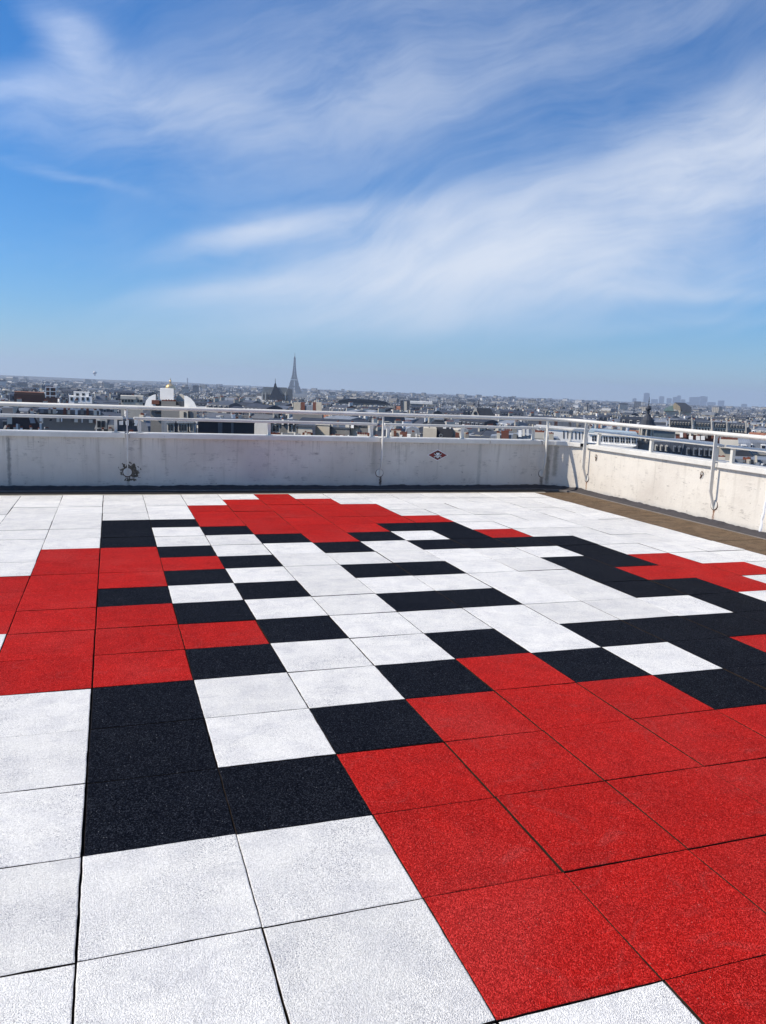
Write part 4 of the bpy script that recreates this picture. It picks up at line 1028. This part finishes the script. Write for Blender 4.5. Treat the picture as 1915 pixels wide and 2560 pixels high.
t = Traced('zinc_ridge_house', 'grey zinc roof with raised seams and cream chimneys behind the right hand rail', 120, 1870, x0=1800, x1=1935, ylow=1176, depth=14, turn=0.30)
t.rect('wall', 1800, 1935, 1162, 0, W_PALE, 1, 10, True); t.part('roof', [(1836, 1146), (1935, 1152), (1940, 1182), (1824, 1170)], Z_LIGHT, 0, 8)
for (x0, x1, y0, y1, m_) in ((1793, 1813, 1142, 1168, W_PALE), (1866, 1876, 1148, 1172, W_CREAM), (1887, 1893, 1140, 1156, W_CREAM), (1826, 1834, 1142, 1156, W_PALE)): t.rect('chimney', x0, x1, y0, y1, m_, -.8, 1.0)
t.pots(1796, 1812, 1143, 5, -.5, 5); t.pots(1858, 1876, 1147, 5, -.3, 5)
t.part('dark_gable', [(1835, 1128), (1868, 1124), (1890, 1150), (1835, 1150)], SLATE, 6, 6, True)
t.clutter(1836, 1930, 1160, 5, -.9, 4)
# row of four apartment fronts
for k, (x0, x1) in enumerate(((1672, 1731), (1733, 1780), (1782, 1818), (1820, 1866))):
    lab = ['wide', 'second', 'third', 'last'][k]
    t = Traced('apartment_house', ['broad apartment house with slate mansard at the head of the terrace row', 'apartment house with balconies next to the broad slate roofed one in the terrace row', 'narrow apartment house between tall chimney walls in the terrace row', 'apartment house with grey mansard at the far end of the terrace row'][k], 420, (x0+x1)/2, x0=x0, x1=x1, ylow=1086, depth=14, turn=0.15)
    t.o['group'] = 'terrace row of apartment houses'
    y = 1062+(x0-1672)*.05
    t.rect('wall', x0+2, x1-2, y, 0, [W_GREY, W_CREAM, W_CREAM, W_CREAM][k], 0, 10, True)
    t.part('roof', [(x0+3, y-12), (x1-3, y-11), (x1-1, y+2), (x0+1, y)], SLATE if k in (0, 2) else Z_DARK, -.3, 10)
    for xc in (x0, x1-3): t.rect('chimney_wall', xc, xc+3.4, y-16, y+14, W_PALE, -.6, 8)
    t.pots(x0-1, x0+4, y-16, 3, 2, 4)
    n = int((x1-x0)/8)
    for i in range(n):
        xx = x0+5+(x1-x0-10)*(i+.5)/n; yy = y+(xx-x0)*.04
        t.part('dormer', [(xx-2, yy-8), (xx+2, yy-8), (xx+2, yy-1), (xx-2, yy-1)], W_PALE, -1.0, 1.5); t.part('dormer_window', [(xx-1.1, yy-7), (xx+1.1, yy-7), (xx+1.1, yy-1.6), (xx-1.1, yy-1.6)], GLASS, -1.15, .3)
        t.part('window', [(xx-1.4, yy+4), (xx+1.4, yy+4), (xx+1.4, yy+10), (xx-1.4, yy+10)], GLASS, -.15, .3)
        t.part('window', [(xx-1.4, yy+14), (xx+1.4, yy+14), (xx+1.4, yy+20), (xx-1.4, yy+20)], GLASS, -.15, .3)
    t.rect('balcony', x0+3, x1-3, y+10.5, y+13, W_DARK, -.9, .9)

# ------------------------------------------------------------------ lattice tower
def lattice_tower():
    D = 6500; b0 = at(735, 985, D); top = at(734.5, 880, D).z; H = 330.0; zb = top-H
    o = tag(empty('lattice_tower', (b0.x, b0.y, zb), -math.radians(12.4+14)), 'tall iron lattice tower tapering to an antenna above the hazy skyline', 'tower')
    prof = [(0, 52), (20, 44), (40, 37), (57, 31), (80, 29), (115, 20), (150, 13.5), (190, 9.3), (230, 6.6), (276, 4.4)]
    def hw(z):
        for (a, b) in zip(prof[:-1], prof[1:]):
            if a[0] <= z <= b[0]: return a[1]+(b[1]-a[1])*(z-a[0])/(b[0]-a[0])
        return prof[-1][1]
    def inner(z): return max(0.0, hw(z)-(25-z*.10)) if z < 115 else 0.0
    for sx in (-1, 1):
        for sy in (-1, 1):
            mb = MB(); zs = list(range(0, 116, 9))
            for z0, z1 in zip(zs[:-1], zs[1:]):
                c0 = [(sx*a, sy*b, z0) for a in (hw(z0), inner(z0)) for b in (hw(z0), inner(z0))]; c1 = [(sx*a, sy*b, z1) for a in (hw(z1), inner(z1)) for b in (hw(z1), inner(z1))]
                for i in range(4): mb.bar(c0[i], c1[i], 3.2)
                for (i, j) in ((0, 1), (0, 2), (1, 3), (2, 3)): mb.bar(c0[i], c1[j], 1.3); mb.bar(c0[j], c1[i], 1.3); mb.bar(c0[i], c0[j], 1.3)
            mb.build('leg', IRON, o)
    mb = MB(); zs = [115, 124, 133, 142, 151, 161, 171, 182, 194, 206, 219, 233, 247, 262, 276]
    for z0, z1 in zip(zs[:-1], zs[1:]):
        a, b = hw(z0), hw(z1); c0 = [(-a, -a, z0), (a, -a, z0), (a, a, z0), (-a, a, z0)]; c1 = [(-b, -b, z1), (b, -b, z1), (b, b, z1), (-b, b, z1)]
        for i in range(4):
            j = (i+1) % 4; mb.bar(c0[i], c1[i], 3.4); mb.bar(c0[i], c1[j], 1.9); mb.bar(c0[j], c1[i], 1.9); mb.bar(c0[i], c0[j], 1.8)
    mb.build('shaft', IRON, o)
    for (z, h, e) in ((54, 7, 4), (112, 6, 3.5)): MB().box(-hw(z)-e, hw(z)+e, -hw(z)-e, hw(z)+e, z, z+h).build('platform', IRON, o)
    MB().ring([(5, 274), (8.5, 276), (8.5, 283), (6, 286), (4, 293), (2.4, 300)], 12).build('top_platform', IRON, o)
    MB().ring([(1.6, 299), (1.2, 315), (.7, 330)], 8).build('antenna', IRON, o)
    for r_ in range(4):
        mb = MB(); n = 12; pts = [(37*math.cos(math.pi*k/n), -hw(20), 14+38*math.sin(math.pi*k/n)) for k in range(n+1)]
        for a, b in zip(pts[:-1], pts[1:]): mb.bar(a, b, 3.0)
        mb.build('arch', IRON, o, None, math.pi/2*r_)
    KEEP.append((azel(705, 985)[0], azel(765, 985)[0], D, 150, azel(735, 990)[1]))
lattice_tower()

# far towers
def tower(x0, x1, ytop, D, m, label, group, name='office_tower', step=0):
    px = (x0+x1)/2; a = at(px, ytop, D); wv = (x1-x0)*D/FPX*1.05; g0 = gz(D)
    o = tag(empty(name, (a.x, a.y, g0), -azel(px, 1000)[0]+.15), label, 'tower', group)
    h = a.z-g0
    MB().box(-wv/2, wv/2, 0, wv*.8, 0, h*(.94 if step else 1)).build('shaft', m, o)
    if step == 1: MB().box(-wv*.3, wv*.3, wv*.1, wv*.6, h*.94, h).build('crown', m, o)
    elif step == 2: MB().hexa([(-wv/2, 0, h*.94), (wv/2, 0, h*.94), (wv/2, wv*.8, h*.94), (-wv/2, wv*.8, h*.94), (-wv/2, 0, h*.95), (wv/2, 0, h), (wv/2, wv*.8, h), (-wv/2, wv*.8, h*.95)]).build('crown', m, o)
    else: MB().box(-wv*.2, wv*.2, wv*.2, wv*.5, h, h+3).build('plant_room', m, o)
G1 = 'hazy office towers on the right skyline'; L1 = 'hazy glass office tower in the far business district cluster'
for i, (x0, x1, y) in enumerate([(1583, 1591, 996), (1612, 1624, 982), (1630, 1644, 998), (1650, 1660, 991), (1669, 1679, 995), (1684, 1693, 992), (1695, 1702, 989), (1704, 1713, 998), (1728, 1748, 992), (1753, 1768, 991), (1770, 1788, 1005), (1798, 1810, 1001), (1856, 1867, 1010), (1514, 1520, 1001), (1599, 1608, 1011), (1716, 1727, 1006)]):
    tower(x0, x1, y, 13200+(i*331) % 1600, TOWER_G, L1, G1, step=(i*7) % 3)
G2 = 'pale apartment towers on the left skyline'; L2 = 'pale apartment tower block on the hazy left skyline'
for i, (x0, x1, y) in enumerate([(330, 336, 962), (381, 388, 964), (390, 397, 956), (401, 410, 957), (444, 463, 959), (480, 487, 961), (512, 523, 961), (272, 280, 962), (598, 604, 975)]):
    tower(x0, x1, y, 6800+(i*271) % 900, TOWER_P if i % 2 == 0 else TOWER_G, L2, G2, 'apartment_tower', step=0 if i % 2 else 1)
# slim chimney and twin spires
a = at(468.5, 945, 6900); o = tag(empty('slim_chimney', (a.x, a.y, gz(6900))), 'very slim tall chimney among the left skyline towers', 'chimney'); MB().ring([(7, 0), (4, a.z-gz(6900))], 10).build('stack', TOWER_P, o); MB().ring([(4.6, a.z-gz(6900)-8), (4.6, a.z-gz(6900)-4)], 10).build('rim', TOWER_G, o)
t = Traced('twin_spire_church', 'pale church with two thin spires left of the gothic church', 3200, 577, 'church', x0=570, x1=585, ylow=985, depth=40)
for x0 in (572, 579): t.part('spire', [(x0, 984), (x0+.6, 976), (x0+1.8, 967), (x0+3, 976), (x0+3.6, 984), (x0+3.6, 992), (x0, 992)], W_GREY, 0, 6)
t.rect('nave', 571, 584, 986, 0, W_GREY, 2, 40, True)
for (px, y, D, hw) in ((1110, 990, 3000, 1.6), (1148, 992, 2600, 1.4), (1197, 1000, 1500, 2.2), (1238, 1006, 1200, 3), (1345, 997, 2600, 1.0), (1405, 1001, 2300, 1.2), (1469, 1006, 1900, 2.0), (1492, 1010, 2500, 1.2)):
    t = Traced('church_spire', 'thin dark spire standing up from the distant roofs', D, px, 'spire'); t.o['group'] = 'thin spires on the skyline'
    t.part('spire', [(px-hw, y+22), (px-hw*.8, y+12), (px-.3, y), (px+.3, y), (px+hw*.8, y+12), (px+hw, y+22)], SLATE, 0, max(3.0, hw*2*D/FPX), False)
    t.rect('tower', px-hw, px+hw, y+21, 0, W_GREY, 0, max(3.0, hw*2*D/FPX), True)
# tethered balloon
a = at(237, 932, 5200); o = tag(empty('balloon', a), 'small pale round balloon hanging above the left skyline', 'balloon')
MB().ring([(11*math.cos(t_)+.01, 11*math.sin(t_)) for t_ in np.linspace(-1.45, 1.5, 12)], 18).build('envelope', W_WHITE, o, smooth=True)
MB().ring([(1.4, -11.2), (2.2, -15.5), (3.4, -16), (3.4, -18), (2.8, -18.5)], 12).build('basket', W_GREY, o)

# ------------------------------------------------------------------ filler blocks: nearest visible as single things, the rest joined
rng = random.Random(21)
def clash(az, d, half, top_el):
    for (a0, a1, D, dep, el) in KEEP:
        m_ = half/max(d, 1)
        if a0-m_ < az < a1+m_:
            if D-half-8 < d < D+dep+half+2: return 2
            if d < D and top_el > el: return 1
    return 0
A0, A1 = math.radians(-17), math.radians(55)
lots = []
d = 118.0
while d < 1500:
    step = 15.5 if d < 700 else 19
    # every few rows a street
    da = (17.0 if d < 700 else 22)/d; a = A0+rng.uniform(0, da)
    distr = math.sin(d*.011)*.5
    while a < A1:
        lots.append((a, d+rng.uniform(-5, 5)+5*math.sin(a*23+d*.01), -.35+distr*.7+.45*math.sin(a*9+d*.004)+rng.uniform(-.12, .12)))
        a += da*rng.uniform(.85, 1.3)
    d += step*rng.uniform(.9, 1.25)
lots.sort(key=lambda q: q[1])
NB = 720; buf = np.full(NB, math.radians(-5.0))
chosen = []; joined = []
wk = list(range(len(KINDS)))
for (a, d, turn) in lots:
    ki = rng.choices(wk, WEIGHT)[0]; vv = rng.randrange(2)
    root, parts, top, wd, dp = PROTO[(ki, vv, 0)]
    sz = rng.uniform(.84, 1.08)+(.10 if rng.random() < .08 else 0)
    hgt = top*sz; zt = gz(d)+hgt
    el = math.atan2(zt-CAM.z, d); half = 9
    c = clash(a, d, half, el)
    if c == 2: continue
    if c == 1:
        lim = min(K[4] for K in KEEP if K[0]-half/d < a < K[1]+half/d and d < K[2])
        zt2 = CAM.z+d*math.tan(lim)-.6; sz2 = (zt2-gz(d))/top
        if sz2 < .45: continue
        sz = min(sz, sz2); zt = gz(d)+top*sz; el = math.atan2(zt-CAM.z, d)
    i0 = int((a-wd/2/d-A0)/(A1-A0)*NB); i1 = int((a+wd/2/d-A0)/(A1-A0)*NB)+1
    i0, i1 = max(0, i0), min(NB, i1)
    if i1 <= i0: continue
    vis = np.clip(el-buf[i0:i1], 0, 7.0/d)
    inview = math.radians(-7.6) < a < math.radians(45.6)
    area = vis.mean()*(i1-i0) if inview else 0
    rec = (area, a, d, ki, vv, sz, turn, el)
    (chosen if area > 0 else joined).append(rec)
    buf[i0:i1] = np.maximum(buf[i0:i1], el-0.0012)
def relabel(base, a, d, wdt, sz):
    size = ('tall ' if sz > 1.03 else 'low ' if sz < .88 else '')+('broad ' if wdt > 16 else 'narrow ' if wdt < 13 else '')
    best = min([q for q in LAND if q[2] != 'church spire'], key=lambda q: abs(q[0]-a)*400+abs(math.log(q[1]/d))*25)
    rel = 'beside' if abs(best[1]-d) < 35 else ('behind' if best[1] < d else 'in front of')
    short = base.replace(' city block', ' block').replace(' city house', ' house').replace(' and dormers', '').replace(' with light grey zinc', ' with zinc').replace(' steep', '').replace(' and rooftop lift housing', '')
    lab = size+short+' '+rel+' the '+best[2]
    return lab if len(lab.split()) <= 16 else lab.replace('tall ', '').replace('low ', '').replace('broad ', '').replace('narrow ', '')
chosen.sort(key=lambda q: -q[0])
joined += chosen[215:]; chosen = chosen[:215]
for (area, a, d, ki, vv, sz, turn, el) in chosen:
    x, y = CAM.x+d*math.sin(a), CAM.y+d*math.cos(a)
    rx = rng.uniform(.88, 1.14)
    r = place(ki, vv, 1 if d < 330 else 0, (x, y, gz(d)), -a+turn, (rx, 1, sz))
    r['label'] = relabel(r['label'], a, d, PROTO[(ki, vv, 0)][3]*rx, sz)
# joined far city
FW = [facade('far_cream', (.44, .40, .325), True), facade('far_white', (.74, .73, .70), True), facade('far_grey', (.17, .17, .17), True), facade('far_pale', (.50, .47, .40), True), W_BRICK]
FR = [Z_LIGHT, Z_DARK, SLATE, R_FLAT, R_TILE]
mb = MB()
def far_block(x, y, g0, w_, d_, h, rz, fw, fr, hip, chim):
    c, s = math.cos(rz), math.sin(rz)
    def P(lx, ly, z): return (x+lx*c-ly*s, y+lx*s+ly*c, z)
    X, Y = w_/2, d_/2; n = len(mb.v)
    b_ = [(-X, -Y), (X, -Y), (X, Y), (-X, Y)]
    mb.v += [P(*q, g0) for q in b_] + [P(*q, g0+h) for q in b_]
    for i in range(4): mb.f.append((n+i, n+(i+1) % 4, n+4+(i+1) % 4, n+4+i)); mb.mi.append(fw)
    if hip > 0:
        k = .62; n2 = len(mb.v); mb.v += [P(q[0]*.98, q[1]*k, g0+h+hip) for q in b_]
        for i in range(4): mb.f.append((n+4+i, n+4+(i+1) % 4, n2+(i+1) % 4, n2+i)); mb.mi.append(5+fr)
        mb.f.append((n2, n2+1, n2+2, n2+3)); mb.mi.append(5+(fr if fr != 2 else 1))
    else:
        mb.f.append((n+4, n+5, n+6, n+7)); mb.mi.append(5+3)
    for j in range(chim):
        cx, cy = rng.uniform(-X*.8, X*.8), rng.uniform(-Y*.6, Y*.6); a_, b2 = rng.uniform(.5, 1.6), rng.uniform(.4, 1.2); z1 = g0+h+max(hip, 0)+rng.uniform(.8, 2.6); n3 = len(mb.v)
        q4 = [(cx-a_, cy-b2), (cx+a_, cy-b2), (cx+a_, cy+b2), (cx-a_, cy+b2)]
        mb.v += [P(*q, g0+h-.5) for q in q4] + [P(*q, z1) for q in q4]; fm = rng.choice([0, 1, 3, 1, 0, 3, 1])
        for i in range(4): mb.f.append((n3+i, n3+(i+1) % 4, n3+4+(i+1) % 4, n3+4+i)); mb.mi.append(fm)
        mb.f.append((n3+4, n3+5, n3+6, n3+7)); mb.mi.append(fm)
for (area, a, d, ki, vv, sz, turn, el) in joined:
    root, parts, top, wd, dp = PROTO[(ki, vv, 0)]
    x, y = CAM.x+d*math.sin(a), CAM.y+d*math.cos(a); hip = rng.choice([3.5, 4.5, 3.0, 0])
    far_block(x, y, gz(d), wd, dp, top*sz-max(hip, 0)-1, -a+turn, rng.choice([0, 0, 1, 2, 3, 3]), rng.choice([0, 1, 1, 2, 2, 2]), hip, 3)
d = 1500.0
while d < 8200:
    if d < 2600: wdt, dep = 22, 26
    elif d < 4500: wdt, dep = 30, 42
    else: wdt, dep = 46, 85
    da = wdt*1.25/d; a = A0+rng.uniform(0, da)
    while a < A1:
        dd = d+rng.uniform(-.4, .4)*dep; h = rng.uniform(17, 25)
        if rng.random() < .10: h += rng.uniform(2, 10)
        if d > 2500 and rng.random() < .02: h += rng.uniform(8, 22)
        hip = rng.choice([0, 3.5, 4.5, 5.5])
        el = math.atan2(gz(dd)+h+hip+2-CAM.z, dd)
        if not clash(a, dd, wdt*.6, el):
            w_ = wdt*rng.uniform(.5, 1.1); far_block(CAM.x+dd*math.sin(a), CAM.y+dd*math.cos(a), terrain(math.degrees(a), dd)-1, w_, wdt*rng.uniform(.4, .8), h, -a-.3+rng.uniform(-.7, .7), rng.choice([0, 0, 1, 1, 2, 2, 3]), rng.choice([0, 1, 1, 2, 2, 2]), hip, 2 if d < 3500 else 1)
        a += da*rng.uniform(.7, 1.4)
    d += dep*rng.uniform(.8, 1.2)
o = tag(mb.build('distant_city', FW+FR, fix=False), 'dense mass of distant pale city blocks and grey roofs reaching the horizon', 'city', kind='stuff')

# ------------------------------------------------------------------ haze
m = bpy.data.materials.new('haze'); m.use_nodes = True; nt = m.node_tree
for n in list(nt.nodes): nt.nodes.remove(n)
pv = nt.nodes.new('ShaderNodeVolumePrincipled'); out = nt.nodes.new('ShaderNodeOutputMaterial'); nt.links.new(pv.outputs[0], out.inputs['Volume'])
pv.inputs['Color'].default_value = (0.64, 0.75, 0.91, 1); pv.inputs['Density'].default_value = HAZE_DENSITY; pv.inputs['Anisotropy'].default_value = 0.2
tag(MB().box(-17000, 17000, -17000, 17000, -70, 282).build('haze', m), 'thin pale blue haze over the whole city', 'haze', kind='stuff')
